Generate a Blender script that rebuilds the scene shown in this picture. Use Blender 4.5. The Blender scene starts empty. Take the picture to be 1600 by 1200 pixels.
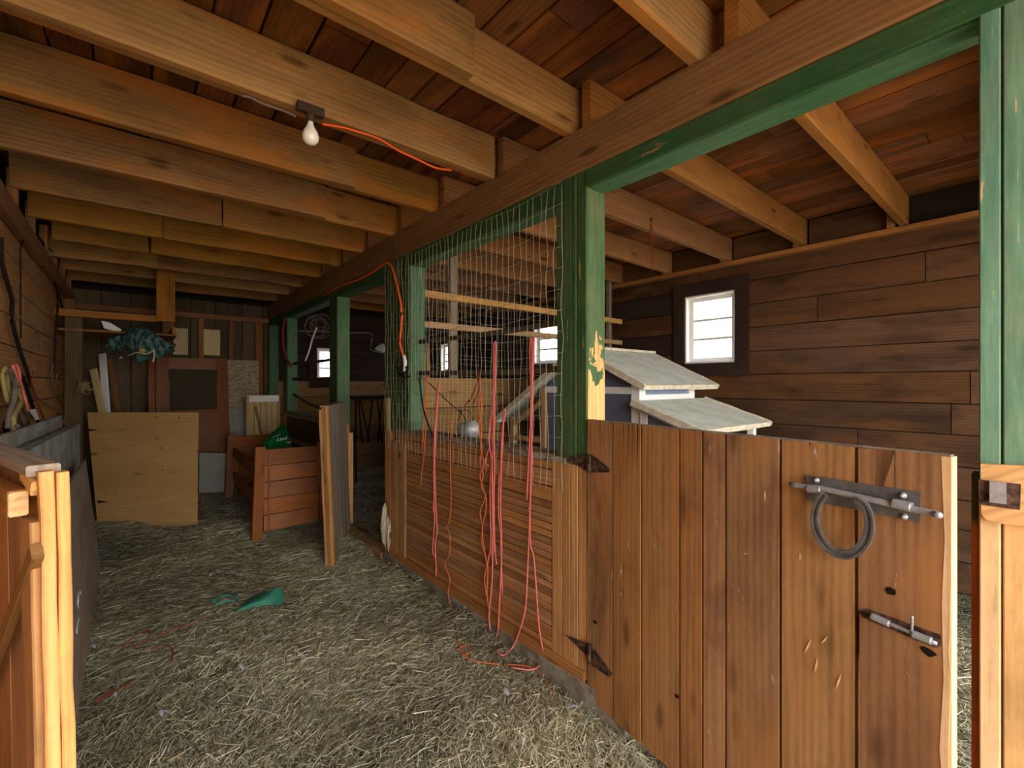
import bpy, bmesh, math, random
import numpy as np
from mathutils import Vector as V, Matrix
random.seed(7); rng = np.random.default_rng(7)
R = random.uniform
sc = bpy.context.scene
COL = sc.collection

# ---------------------------------------------------------------- camera, sky, exposure
H = 1.45; F = 711.0; YAW = math.atan(595/711.0)
CA, SA = math.cos(YAW), math.sin(YAW)
cam = bpy.data.cameras.new('camera'); cam.sensor_width = 36; cam.lens = 36*F/1600; cam.clip_start = 0.02
co = bpy.data.objects.new('camera', cam); COL.objects.link(co)
co.location = (0, 0, H); co.rotation_euler = (math.pi/2, 0, -YAW); sc.camera = co
sc.view_settings.view_transform = 'Standard'; sc.view_settings.look = 'None'
sc.view_settings.exposure = 1.88; sc.view_settings.gamma = 1; sc.view_settings.use_curve_mapping = False
w = bpy.data.worlds.new('overcast_sky'); sc.world = w; w.use_nodes = True
wn = w.node_tree.nodes; wl = w.node_tree.links
bg = wn['Background']; bg.inputs[1].default_value = 2.8
wtc = wn.new('ShaderNodeTexCoord'); wse = wn.new('ShaderNodeSeparateXYZ'); wr = wn.new('ShaderNodeValToRGB')
wl.new(wtc.outputs['Generated'], wse.inputs[0]); wl.new(wse.outputs[2], wr.inputs[0]); wl.new(wr.outputs[0], bg.inputs[0])
wr.color_ramp.elements[0].position = 0.0; wr.color_ramp.elements[0].color = (1.0, 0.965, 0.90, 1)
wr.color_ramp.elements[1].position = 0.9; wr.color_ramp.elements[1].color = (0.90, 0.93, 1.0, 1)
try:
    sc.cycles.use_denoising = True; sc.cycles.max_bounces = 10; sc.cycles.diffuse_bounces = 6
    sc.cycles.sample_clamp_indirect = 8
except Exception: pass
def portal(name, loc, rot, sx, sy):            # guides sky sampling through a real opening, gives no light of its own
    l = bpy.data.lights.new(name, 'AREA'); l.shape = 'RECTANGLE'; l.size = sx; l.size_y = sy; l.cycles.is_portal = True
    o = bpy.data.objects.new(name, l); COL.objects.link(o); o.location = loc; o.rotation_euler = rot
XP, XB, XR, XL, YF, ZB, ZT = 1.595, 1.725, 4.47, -0.58, 7.70, 2.43, 2.632
YN = -1.25; ZD = 2.862                          # near wall, underside of the ceiling boards
DX0, DX1, DZ = -0.56, 3.3, 2.55               # the open barn door behind the camera, widened to light the left wall
portal('sky_portal_door', ((DX0+DX1)/2, YN-.06, DZ/2), (math.pi/2, 0, 0), DX1-DX0, DZ)

# ---------------------------------------------------------------- pixel -> point (1600x1200 frame)
def ray(px, py): a, b = (px-800)/F, -(py-600)/F; return V((a*CA+SA, -a*SA+CA, b))
def onp(px, py, p, n):
    d = ray(px, py); n = V(n); c = V((0, 0, H)); t = n.dot(V(p)-c)/n.dot(d); return c+d*t
def onX(px, py, X=XP): return onp(px, py, (X, 0, 0), (1, 0, 0))
def onY(px, py, Y): return onp(px, py, (0, Y, 0), (0, 1, 0))
def onZ(px, py, Z=0.0): return onp(px, py, (0, 0, Z), (0, 0, 1))
def dep(px, py, d): return V((0, 0, H))+ray(px, py)*d

# ---------------------------------------------------------------- materials
def lin(c):
    f = lambda u: u/12.92 if u <= .04045 else ((u+.055)/1.055)**2.4
    return (f(c[0]/255), f(c[1]/255), f(c[2]/255), 1)
class NT:
    def __init__(s, name):
        s.m = bpy.data.materials.new(name); s.m.use_nodes = True; s.t = s.m.node_tree; s.n = s.t.nodes
        s.b = s.n['Principled BSDF']
    def add(s, k, **kw):
        n = s.n.new(k)
        for a, v in kw.items(): setattr(n, a, v)
        return n
    def put(s, v, inp):
        if isinstance(v, bpy.types.NodeSocket): s.t.links.new(v, inp)
        else: inp.default_value = v
    def math(s, op, a, b=0.0, clamp=False):
        n = s.add('ShaderNodeMath', operation=op, use_clamp=clamp); s.put(a, n.inputs[0]); s.put(b, n.inputs[1]); return n.outputs[0]
    def vmul(s, v, k):
        n = s.add('ShaderNodeVectorMath', operation='MULTIPLY'); s.put(v, n.inputs[0]); n.inputs[1].default_value = k; return n.outputs[0]
    def vadd(s, a, b):
        n = s.add('ShaderNodeVectorMath', operation='ADD'); s.put(a, n.inputs[0]); s.put(b, n.inputs[1]); return n.outputs[0]
    def noise(s, v, sc=1.0, det=3.0, rough=.55, dist=0.0):
        n = s.add('ShaderNodeTexNoise'); s.put(v, n.inputs['Vector']); n.inputs['Scale'].default_value = sc
        n.inputs['Detail'].default_value = det; n.inputs['Roughness'].default_value = rough; n.inputs['Distortion'].default_value = dist
        return n.outputs[0]
    def ramp(s, f, stops):
        n = s.add('ShaderNodeValToRGB'); s.put(f, n.inputs[0]); e = n.color_ramp.elements
        while len(e) < len(stops): e.new(.5)
        for i, (p, c) in enumerate(stops): e[i].position = p; e[i].color = c if len(c) == 4 else (*c, 1)
        return n.outputs[0]
    def step(s, f, a, b): 
        n = s.add('ShaderNodeMapRange'); s.put(f, n.inputs[0]); n.inputs[1].default_value = a; n.inputs[2].default_value = b; return n.outputs[0]
    def mix(s, f, a, b, mode='MIX'):
        n = s.add('ShaderNodeMix', data_type='RGBA', blend_type=mode); s.put(f, n.inputs[0]); s.put(a, n.inputs[6]); s.put(b, n.inputs[7]); return n.outputs[2]
    def bump(s, h, st=.3, d=.004):
        n = s.add('ShaderNodeBump'); n.inputs[0].default_value = st; n.inputs[1].default_value = d; s.put(h, n.inputs['Height']); s.t.links.new(n.outputs[0], s.b.inputs['Normal'])
def sc_(c, k): return tuple(min(1, x*k) for x in c[:3])+(1,)
def wood(name, c, var=.35, grain=.55, rough=.75, dirt=.35, dirtc=(40, 28, 20), hue=.004, knots=1, scuff=0.0, paint=None, warm=None):
    """c: sRGB mid colour. grain runs along the piece's local X"""
    m = NT(name); mid = lin(c)
    tc = m.add('ShaderNodeTexCoord').outputs['Object']; oi = m.add('ShaderNodeObjectInfo')
    rnd = oi.outputs['Random']; off = m.add('ShaderNodeCombineXYZ')
    m.put(m.math('MULTIPLY', rnd, 37.0), off.inputs[0]); m.put(m.math('MULTIPLY', rnd, 91.0), off.inputs[1]); m.put(m.math('MULTIPLY', rnd, 53.0), off.inputs[2])
    p = m.vadd(tc, off.outputs[0])
    g1 = m.noise(m.vmul(p, (1.3, 11, 11)), 1, 5, .62, .9)
    g2 = m.noise(m.vmul(p, (4, 120, 120)), 1, 4, .65, .4)
    g3 = m.noise(m.vmul(p, (30, 90, 90)), 1, 3, .7, 0)
    wv = m.add('ShaderNodeTexWave', wave_type='BANDS', bands_direction='Y'); m.put(m.vmul(p, (.5, 6, 6)), wv.inputs[0])
    wv.inputs['Scale'].default_value = 2.2; wv.inputs['Distortion'].default_value = 7; wv.inputs['Detail'].default_value = 2.5; wv.inputs['Detail Scale'].default_value = .8
    g0 = m.noise(m.vmul(p, (1.5, 4, 4)), 1, 4, .6, 1.5)
    f = m.math('ADD', m.math('ADD', m.math('MULTIPLY', g1, .32), m.math('MULTIPLY', g0, .18)), m.math('ADD', m.math('MULTIPLY', g2, .24), m.math('ADD', m.math('MULTIPLY', g3, .16), m.math('MULTIPLY', wv.outputs[1], .10))))
    lo, hi = sc_(mid, 1-grain), sc_(mid, 1+grain*.75)
    col = m.ramp(f, [(.30, lo), (.5, mid), (.70, hi)])
    # value and hue variation from piece to piece
    hsv = m.add('ShaderNodeHueSaturation'); m.put(col, hsv.inputs['Color'])
    m.put(m.math('ADD', 1-var*.55, m.math('MULTIPLY', rnd, var*1.1)), hsv.inputs['Value'])
    r2 = m.math('FRACT', m.math('MULTIPLY', rnd, 17.31)); m.put(m.math('ADD', .5-hue, m.math('MULTIPLY', r2, 2*hue)), hsv.inputs['Hue'])
    m.put(m.math('ADD', .86, m.math('MULTIPLY', m.math('FRACT', m.math('MULTIPLY', rnd, 7.7)), .16)), hsv.inputs['Saturation'])
    col = hsv.outputs[0]
    if knots:
        vo = m.add('ShaderNodeTexVoronoi'); m.put(m.vmul(p, (2.3, 7.5, 7.5)), vo.inputs['Vector']); vo.inputs['Scale'].default_value = 1
        k = m.step(vo.outputs['Distance'], .17, .07)
        col = m.mix(m.math('MULTIPLY', k, .75*knots), col, sc_(mid, .22))
    big = m.noise(m.vmul(p, (1.6, 3.5, 3.5)), 1, 4, .6, .4)
    col = m.mix(m.math('MULTIPLY', m.step(big, .47, .7), dirt), col, lin(dirtc))
    if warm:
        b2 = m.noise(m.vmul(p, (.9, 4, 4)), 1.7, 3, .5, .3); col = m.mix(m.math('MULTIPLY', m.step(b2, .5, .68), .6), col, lin(warm))
    if scuff:
        s = m.noise(m.vmul(p, (9, 30, 30)), 1, 5, .7, 0); col = m.mix(m.math('MULTIPLY', m.step(s, .66, .72), scuff), col, lin((215, 200, 180)))
    h = m.math('ADD', m.math('MULTIPLY', g1, .6), m.math('MULTIPLY', g2, .5))
    rr = rough
    if paint:
        pc, z0, edge = paint                   # painted above a ragged old paint line at height z0
        geo = m.add('ShaderNodeNewGeometry'); sep = m.add('ShaderNodeSeparateXYZ'); m.put(geo.outputs['Position'], sep.inputs[0])
        pos = geo.outputs['Position']
        nb = m.noise(m.vmul(pos, (7, 7, 3)), 1.6, 4, .65, .6); nf = m.noise(m.vmul(p, (5, 60, 60)), 1, 4, .7, 0)
        lim = m.math('ADD', sep.outputs[2], m.math('MULTIPLY', m.math('SUBTRACT', nb, .5), edge*4))
        a = m.step(lim, z0-.012, z0+.012)
        chip = m.step(m.math('ADD', m.math('MULTIPLY', nf, .6), m.math('MULTIPLY', nb, .4)), .665, .62)
        a = m.math('MULTIPLY', m.math('MULTIPLY', a, chip), m.math('ADD', .80, m.math('MULTIPLY', nb, .25), True))
        pv = m.mix(m.step(nf, .35, .7), sc_(lin(pc), .75), sc_(lin(pc), 1.3))
        col = m.mix(a, col, pv); h = m.math('ADD', h, m.math('MULTIPLY', a, .35))
        m.put(m.math('SUBTRACT', rough, m.math('MULTIPLY', a, .22)), m.b.inputs['Roughness']); rr = None
    m.put(col, m.b.inputs['Base Color'])
    if rr is not None: m.b.inputs['Roughness'].default_value = rr
    m.b.inputs['Specular IOR Level'].default_value = .16
    m.bump(h, .28, .003)
    return m.m
def plain(name, c, rough=.6, metal=0, var=.25, scale=20, c2=None, bump=.15, spec=.2, stretch=(1, 1, 1)):
    m = NT(name); tc = m.add('ShaderNodeTexCoord').outputs['Object']
    n = m.noise(m.vmul(tc, stretch), scale, 5, .65, .2); a = lin(c)
    b = lin(c2) if c2 else sc_(a, 1-var)
    m.put(m.ramp(n, [(.35, b), (.6, a), (.8, sc_(a, 1+var*.5))] if not c2 else [(.42, a), (.58, b)]), m.b.inputs['Base Color'])
    m.b.inputs['Roughness'].default_value = rough; m.b.inputs['Metallic'].default_value = metal; m.b.inputs['Specular IOR Level'].default_value = spec
    m.bump(n, bump, .003); return m.m
GRN = (44, 112, 72)
M = dict(
 beam=wood('old_beam_wood', (136, 95, 42), var=.15, dirt=.25, dirtc=(95, 62, 34)),
 joist=wood('joist_wood', (154, 108, 44), var=.4, dirt=.4, dirtc=(92, 52, 22), warm=(190, 112, 38)),
 joist2=wood('stall_joist_wood', (160, 108, 54), var=.3, dirt=.35, dirtc=(100, 66, 38)),
 deck=wood('ceiling_board_wood', (108, 64, 26), var=.85, dirt=.5, dirtc=(62, 28, 10), hue=.014, warm=(158, 98, 38)),
 deck2=wood('stall_ceiling_wood', (122, 74, 30), var=.7, dirt=.5, dirtc=(52, 30, 18), hue=.008, warm=(178, 98, 34)),
 rwall=wood('stained_siding_wood', (92, 62, 38), var=.5, dirt=.75, dirtc=(44, 28, 18), knots=.7, warm=(112, 74, 42)),
 rdark=wood('dark_siding_wood', (62, 46, 36), var=.3, dirt=.5, dirtc=(36, 24, 18), knots=.4),  # darker brown siding for casings and upper walls of the farther stall
 lwall=wood('left_siding_wood', (186, 134, 86), var=.25, dirt=.3, dirtc=(84, 56, 38)),
 bwall=wood('back_wall_wood', (96, 76, 54), var=.3, dirt=.5, dirtc=(50, 38, 26), knots=.4),
 kick=wood('kick_board_wood', (142, 104, 60), var=.35, dirt=.35, dirtc=(82, 56, 38)),
 stud=wood('stud_wood', (140, 92, 48), var=.3, dirt=.3, dirtc=(80, 50, 28)),
 slat=wood('beaded_board_wood', (160, 110, 62), var=.5, dirt=.35, dirtc=(92, 58, 36), knots=.8, warm=(174, 112, 60)),
 panel=wood('frame_board_wood', (176, 128, 76), var=.15, dirt=.25, dirtc=(112, 76, 48), knots=.3),
 door=wood('stall_door_wood', (156, 110, 66), var=.22, dirt=.62, dirtc=(88, 58, 36), knots=.8, scuff=.6, warm=(176, 118, 66)),
 dedge=wood('worn_pale_edge_wood', (226, 176, 118), var=.1, dirt=.3, dirtc=(170, 110, 60), knots=.2),
 raw=wood('raw_pine_wood', (222, 164, 92), var=.1, dirt=.3, dirtc=(176, 108, 48), knots=.4),
 orange=wood('orange_pine_wood', (174, 120, 62), var=.2, dirt=.35, dirtc=(110, 62, 26), knots=.5),
 gwood=wood('weathered_grey_wood', (150, 132, 112), var=.15, dirt=.4, dirtc=(84, 66, 54), grain=.6, scuff=.8),
 green=wood('shaded_green_over_wood', (188, 132, 76), var=.1, paint=((34, 82, 46), 1.07, .02)),  # aisle faces; their shade is put into a darker green
 jamb=wood('worn_lit_green_jamb_wood', (222, 164, 96), var=.1, paint=((48, 90, 60), 1.57, .32), knots=.4),  # worn jamb facing the entrance, whose light is put into its tones
 jamb2=wood('lit_green_far_jamb_wood', (190, 126, 64), var=.1, paint=((66, 112, 82), 1.02, .05), knots=.4),  # lit copy of the post green for jambs facing the entrance
 post=wood('green_near_post_wood', (226, 176, 112), var=.08, paint=((90, 138, 114), 1.20, .05), knots=.5),
 header=wood('lit_green_header_wood', (170, 130, 90), var=.1, paint=((64, 116, 80), -1, .0), knots=.2),  # header underside, a lit copy of the face green
 headf=wood('shaded_green_header_wood', (150, 110, 70), var=.1, paint=((38, 84, 48), -1, .0), knots=.2),  # header face, a shaded copy of the underside green
 stop=wood('green_orange_stop_wood', (190, 104, 40), var=.1, paint=((30, 66, 40), 1.10, .01), knots=.2),
 red=wood('red_brown_varnished_wood', (128, 68, 24), var=.12, dirt=.3, dirtc=(80, 34, 18), knots=0, rough=.5),
 ply=wood('yellow_plywood', (196, 154, 88), var=.05, dirt=.25, dirtc=(164, 120, 64), knots=1, grain=.3),
 purple=wood('grey_purple_plywood', (160, 138, 120), var=.05, dirt=.4, dirtc=(96, 72, 60), knots=0, grain=.25),
 bed=wood('red_cedar_boards', (158, 98, 52), var=.4, dirt=.35, dirtc=(96, 50, 34), knots=.5, warm=(190, 108, 60)),
 pale=wood('pale_offcut_wood', (206, 178, 124), var=.15, dirt=.2, dirtc=(170, 138, 88), knots=.2, grain=.3),
 white=wood('white_painted_trim', (240, 238, 234), var=.05, dirt=.3, dirtc=(170, 160, 146), knots=0, grain=.12),
 coopw=wood('white_coop_timber', (236, 232, 230), var=.05, dirt=.15, dirtc=(200, 180, 160), knots=0, grain=.08),
 coopt=wood('tan_coop_timber', (190, 152, 108), var=.15, dirt=.25, dirtc=(140, 108, 80), knots=.2, grain=.3),
 coopr=plain('grey_roofing_felt', (206, 210, 200), .85, c2=(190, 194, 182), scale=7),
 cooprim=plain('dirty_cream_roof_edge', (222, 214, 194), .8, c2=(200, 188, 164), scale=18),
 coopp=plain('purple_grey_panel_paint', (104, 106, 126), .7, var=.1, scale=6),
 coopb=plain('blue_grey_panel_paint', (134, 150, 176), .7, var=.1, scale=6),
 blue=plain('blue_grey_painted_board', (158, 168, 164), .75, c2=(138, 134, 118), scale=3.5),
 osb=plain('strand_board', (176, 158, 132), .85, c2=(140, 120, 96), scale=34, stretch=(1, .5, 1)),
 greyp=plain('pale_grey_sheet', (150, 148, 138), .8, var=.15, scale=5),
 steel=plain('dull_galvanised_steel', (168, 168, 170), .42, .35, .3, 40),
 dsteel=plain('dark_worn_steel', (112, 112, 112), .45, .35, .4, 30),
 rust=plain('rusty_steel', (112, 84, 70), .7, .45, c2=(58, 42, 38), scale=40),
 black=plain('black_rubber', (24, 24, 26), .6, var=.3),
 cable=plain('dark_brown_cable', (40, 32, 28), .7, var=.3),
 blackbar=wood('black_stained_rail', (92, 82, 62), var=.2, knots=0, dirt=.4, dirtc=(64, 60, 50)),
 wire=plain('galvanised_wire', (170, 166, 144), .6, .0, .15, 60),
 pink=plain('pink_baling_twine', (236, 126, 116), .8, var=.3, scale=300),
 orng=plain('orange_baling_twine', (220, 116, 66), .8, var=.3, scale=300),
 redt=plain('dull_red_twine', (150, 62, 42), .85, var=.3, scale=300),
 ext=plain('orange_extension_cord', (240, 96, 36), .5, var=.1),
 rope=plain('yellow_tan_rope', (168, 148, 92), .9, var=.35, scale=140),
 grope=plain('grey_rope', (120, 108, 98), .9, var=.35, scale=140),
 tag=plain('white_plastic', (228, 228, 224), .5, var=.05),
 bulb=plain('frosted_white_glass', (255, 250, 236), .18, var=.03, spec=.6),
 brown=plain('brown_bakelite', (70, 52, 40), .5, var=.2),
 bag=plain('green_feed_sack_plastic', (20, 104, 48), .4, var=.3, scale=12, bump=.4),
 netg=plain('teal_plastic_netting', (40, 130, 104), .6, var=.4, scale=30),
 earth=plain('packed_brown_earth', (128, 120, 92), .95, c2=(66, 58, 46), scale=7, bump=.6),
 gravel=plain('pale_bounce_gravel', (188, 176, 156), .95, c2=(160, 150, 134), scale=3),
 conc=plain('dusty_grey_sill', (140, 130, 116), .9, c2=(104, 96, 84), scale=14),
 dust=plain('dusty_sill_cap', (146, 136, 122), .95, c2=(106, 88, 70), scale=18, bump=.5),
 shell=plain('dark_backing_sheet', (44, 34, 26), .9, var=.3),  # dark sheets added behind planks to stop light leaks and darken gaps
 feather=plain('white_feather_down', (150, 150, 156), .9, var=.2, scale=60),
 fleece=plain('cream_fleece', (206, 192, 164), .95, var=.3, scale=60, bump=.8),
 gap=plain('dark_hole_shade', (30, 18, 10), .95, var=.3),  # near-black that paints the shade inside holes and slots
 teal=None, glass=None, dirtg=None)
def m_glass(name, c, alpha, rough=.15):
    m = NT(name); tr = m.add('ShaderNodeBsdfTransparent'); mx = m.add('ShaderNodeMixShader')
    m.b.inputs['Base Color'].default_value = lin(c); m.b.inputs['Roughness'].default_value = rough
    m.put(alpha, mx.inputs[0]); m.t.links.new(tr.outputs[0], mx.inputs[1]); m.t.links.new(m.b.outputs[0], mx.inputs[2])
    out = [n for n in m.n if n.type == 'OUTPUT_MATERIAL'][0]; m.t.links.new(mx.outputs[0], out.inputs[0]); return m.m
M['glass'] = m_glass('dusty_window_glass', (210, 212, 210), .10)
M['netg'] = m_glass('teal_plastic_netting', (50, 140, 116), .62, .6)
M['dirtg'] = plain('grimy_frosted_glass', (70, 62, 44), .7, var=.15, scale=4, spec=.08)
def m_stripe():
    m = NT('teal_striped_blanket'); tc = m.add('ShaderNodeTexCoord').outputs['UV']
    s = m.add('ShaderNodeSeparateXYZ'); m.put(tc, s.inputs[0])
    f = m.math('FRACT', m.math('MULTIPLY', s.outputs[0], 13.0)); g = m.math('FRACT', m.math('MULTIPLY', s.outputs[1], 9.0))
    c = m.mix(m.math('GREATER_THAN', f, .55), lin((58, 110, 104)), lin((44, 50, 54)))
    c = m.mix(m.math('MULTIPLY', m.math('GREATER_THAN', g, .8), .35), c, lin((142, 138, 116)))
    m.put(c, m.b.inputs['Base Color']); m.b.inputs['Roughness'].default_value = .95; return m.m
M['teal'] = m_stripe()
def m_straw():
    m = NT('hay_strands'); a = m.add('ShaderNodeVertexColor'); a.layer_name = 'tone'
    m.put(a.outputs[0], m.b.inputs['Base Color']); m.b.inputs['Roughness'].default_value = .7; m.b.inputs['Specular IOR Level'].default_value = .25
    return m.m
M['straw'] = m_straw()

# ---------------------------------------------------------------- object helpers
WM = {}
def props(o, label=None, cat=None, group=None, kind=None):
    for k, v in (('label', label), ('category', cat), ('group', group), ('kind', kind)):
        if v: o[k] = v
    return o
def place(o, Mx, parent):
    COL.objects.link(o)
    if parent is not None:
        o.parent = parent; o.matrix_basis = WM[parent.name].inverted() @ Mx
    else: o.matrix_basis = Mx
    WM[o.name] = Mx.copy(); return o
def thing(name, loc, label, cat, group=None):
    o = bpy.data.objects.new(name, None); o.empty_display_size = .05
    return props(place(o, Matrix.Translation(V(loc)), None), label, cat, group)
def struct(name, loc=(0, 0, 0)):
    o = bpy.data.objects.new(name, None); place(o, Matrix.Translation(V(loc)), None); o['kind'] = 'structure'; return o
def meshob(name, vs, fs, mat, parent=None, Mx=None, smooth=False, edges=()):
    me = bpy.data.meshes.new(name); me.from_pydata([tuple(v) for v in vs], list(edges), fs)
    me.materials.append(mat)
    if smooth: me.polygons.foreach_set('use_smooth', [True]*len(me.polygons))
    me.update(); return place(bpy.data.objects.new(name, me), Mx or Matrix.Identity(4), parent)
def frame(A, B, wd):
    ex = (B-A).normalized(); wd = V(wd); ey = (wd-ex*wd.dot(ex)).normalized(); ez = ex.cross(ey)
    Mx = Matrix.Identity(4)
    for i, e in enumerate((ex, ey, ez)):
        for j in range(3): Mx[j][i] = e[j]
    Mx.translation = (A+B)/2; return Mx, (B-A).length
def board(name, A, B, wd, w, t, mat, parent=None, seg=2, jit=.0015, ch=.003, bow=0.0):
    """a sawn board from A to B (centre line); wd = direction of its width; slightly eased and uneven edges"""
    A, B = V(A), V(B); Mx, L = frame(A, B, wd); ch = min(ch, w*.2, t*.2); vs = []; fs = []
    for i in range(seg+1):
        x = -L/2+L*i/seg; e = [R(-jit, jit) for _ in range(4)]
        b = bow*math.sin(math.pi*i/seg) if seg > 1 else 0
        y0, y1, z0, z1 = -w/2+e[0], w/2+e[1], -t/2+b, t/2+b
        for y, z in ((y0+ch, z0), (y1-ch, z0), (y1, z0+ch), (y1, z1-ch), (y1-ch, z1), (y0+ch, z1), (y0, z1-ch), (y0, z0+ch)): vs.append((x, y, z))
    for i in range(seg):
        for k in range(8):
            a = i*8+k; b = i*8+(k+1) % 8; fs.append((a, b, b+8, a+8))
    fs.append(tuple(range(7, -1, -1))); n = seg*8; fs.append(tuple(range(n, n+8)))
    return meshob(name, vs, fs, mat, parent, Mx)
def prism(name, P, n, t, mat, parent=None, along=None):
    """flat polygon P (points), thickened by t along n; local X follows `along` (grain)"""
    P = [V(p) for p in P]; n = V(n).normalized(); ax = V(along) if along is not None else P[1]-P[0]
    ex = (ax-n*ax.dot(n)).normalized(); ey = n.cross(ex); c = sum(P, V())/len(P)
    Mx = Matrix.Identity(4)
    for i, e in enumerate((ex, ey, n)):
        for j in range(3): Mx[j][i] = e[j]
    Mx.translation = c; q = [((p-c).dot(ex), (p-c).dot(ey)) for p in P]
    ar = sum(q[i][0]*q[(i+1) % len(q)][1]-q[(i+1) % len(q)][0]*q[i][1] for i in range(len(q)))
    if ar < 0: q.reverse()
    k = len(q); vs = [(x, y, 0) for x, y in q]+[(x, y, t) for x, y in q]
    fs = [tuple(range(k-1, -1, -1)), tuple(range(k, 2*k))]+[(i, (i+1) % k, (i+1) % k+k, i+k) for i in range(k)]
    return meshob(name, vs, fs, mat, parent, Mx)
def smoothpts(pts, n=5):
    pts = [V(p) for p in pts]
    if len(pts) < 3: return pts
    out = []; q = [pts[0]*2-pts[1]]+pts+[pts[-1]*2-pts[-2]]
    for i in range(1, len(q)-2):
        for j in range(n):
            t = j/n; a, b, c, d = q[i-1:i+3]
            out.append(.5*((2*b)+(c-a)*t+(2*a-5*b+4*c-d)*t*t+(3*b-a-3*c+d)*t**3))
    return out+[pts[-1]]
def tube_geo(pts, r, sides=6, vs=None, fs=None, taper=False):
    vs = [] if vs is None else vs; fs = [] if fs is None else fs; n0 = len(vs); N = len(pts)
    up = V((0, 0, 1)) if abs((pts[-1]-pts[0]).normalized().z) < .9 else V((1, 0, 0))
    for i, p in enumerate(pts):
        d = (pts[min(i+1, N-1)]-pts[max(i-1, 0)]).normalized()
        a = d.cross(up)
        a = a.normalized() if a.length > 1e-4 else V((0, 1, 0)); b = d.cross(a); rr = r(i/(N-1)) if callable(r) else r
        for k in range(sides):
            t = 2*math.pi*k/sides; vs.append(p+a*(rr*math.cos(t))+b*(rr*math.sin(t)))
    for i in range(N-1):
        for k in range(sides):
            a = n0+i*sides+k; b = n0+i*sides+(k+1) % sides; fs.append((a, b, b+sides, a+sides))
    fs.append(tuple(n0+k for k in range(sides-1, -1, -1))); fs.append(tuple(n0+(N-1)*sides+k for k in range(sides)))
    return vs, fs
def tube(name, pts, r, mat, parent=None, sides=6, n=5, loc=True):
    pts = smoothpts(pts, n); vs, fs = tube_geo(pts, r, sides)
    o = pts[0].copy() if loc else V(); vs = [v-o for v in vs]
    return meshob(name, vs, fs, mat, parent, Matrix.Translation(o), smooth=True)
def tubes(name, lists, r, mat, parent=None, sides=5, n=4):
    vs, fs = [], []
    for l in lists: tube_geo(smoothpts(l, n), r, sides, vs, fs)
    o = V(lists[0][0]); vs = [v-o for v in vs]
    return meshob(name, vs, fs, mat, parent, Matrix.Translation(o), smooth=True)
def box(name, lo, hi, mat, parent=None):
    lo, hi = V(lo), V(hi); c = (lo+hi)/2; h = (hi-lo)/2
    vs = [(sx*h.x, sy*h.y, sz*h.z) for sz in (-1, 1) for sy in (-1, 1) for sx in (-1, 1)]
    fs = [(0, 2, 3, 1), (4, 5, 7, 6), (0, 1, 5, 4), (2, 6, 7, 3), (0, 4, 6, 2), (1, 3, 7, 5)]
    return meshob(name, vs, fs, mat, parent, Matrix.Translation(c))
def lathe(name, prof, origin, axis, mat, parent=None, sides=20):
    axis = V(axis).normalized(); a = axis.cross(V((0, 1, .3))).normalized(); b = axis.cross(a)
    vs = []; fs = []
    for r, z in prof:
        for k in range(sides):
            t = 2*math.pi*k/sides; vs.append(a*(r*math.cos(t))+b*(r*math.sin(t))+axis*z)
    for i in range(len(prof)-1):
        for k in range(sides):
            p = i*sides+k; q = i*sides+(k+1) % sides; fs.append((p, q, q+sides, p+sides))
    fs.append(tuple(range(sides-1, -1, -1))); fs.append(tuple((len(prof)-1)*sides+k for k in range(sides)))
    return meshob(name, vs, fs, mat, parent, Matrix.Translation(V(origin)), smooth=True)

# ================================================================ SETTING
X, Y_, Z = V((1, 0, 0)), V((0, 1, 0)), V((0, 0, 1))
# --- floor
def hgt(x, y):
    return .020*math.sin(x*2.1+y*1.3)+.016*math.sin(x*4.7-y*2.9+1)+.010*math.sin(y*7.1+x*3.3)
def grid_floor():
    nx, ny = 90, 150; x0, x1, y0, y1 = XL-.05, XR+.05, YN, YF+.05; vs = []; fs = []
    for j in range(ny+1):
        for i in range(nx+1):
            x = x0+(x1-x0)*i/nx; y = y0+(y1-y0)*j/ny; vs.append((x, y, hgt(x, y)-.02))
    for j in range(ny):
        for i in range(nx):
            a = j*(nx+1)+i; fs.append((a, a+1, a+nx+2, a+nx+1))
    return meshob('floor', vs, fs, M['earth'], smooth=True)
fl = grid_floor(); fl['kind'] = 'structure'
g = box('ground', (-30, -30, -.35), (30, 30, -.12), M['gravel']); g['kind'] = 'structure'  # unseen ground outside, added to bounce sky light onto the ceiling

def plank_rows(parent, name, rows, cuts, mk, mat):
    """rows: [(v0, v1)], cuts(i) -> split positions; mk(u0, u1, v) -> endpoints"""
    pass
# --- wall right (outer wall, long side), window holes
wins = [(1.98, 2.50, 1.66, 2.36), (4.30, 4.84, 1.73, 2.31), (6.93, 7.42, 1.68, 2.20)]
wr_ = struct('wall_right')
def shell_with_holes(name, parent, u0, u1, z0, z1, holes, mk):  # dark backing added behind the planks so no sky light leaks in
    us = sorted({u0, u1, *[h[0] for h in holes], *[h[1] for h in holes]}); zs = sorted({z0, z1, *[h[2] for h in holes], *[h[3] for h in holes]})
    vs = []; fs = []
    for i in range(len(us)-1):
        for j in range(len(zs)-1):
            cu, cz = (us[i]+us[i+1])/2, (zs[j]+zs[j+1])/2
            if any(h[0] < cu < h[1] and h[2] < cz < h[3] for h in holes): continue
            n = len(vs)
            for t in (0, 1):
                vs += [mk(us[i], zs[j], t), mk(us[i+1], zs[j], t), mk(us[i+1], zs[j+1], t), mk(us[i], zs[j+1], t)]
            fs += [(n, n+1, n+2, n+3), (n+7, n+6, n+5, n+4), (n, n+4, n+5, n+1), (n+1, n+5, n+6, n+2), (n+2, n+6, n+7, n+3), (n+3, n+7, n+4, n)]
    return meshob(name, vs, fs, M['shell'], parent)
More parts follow.
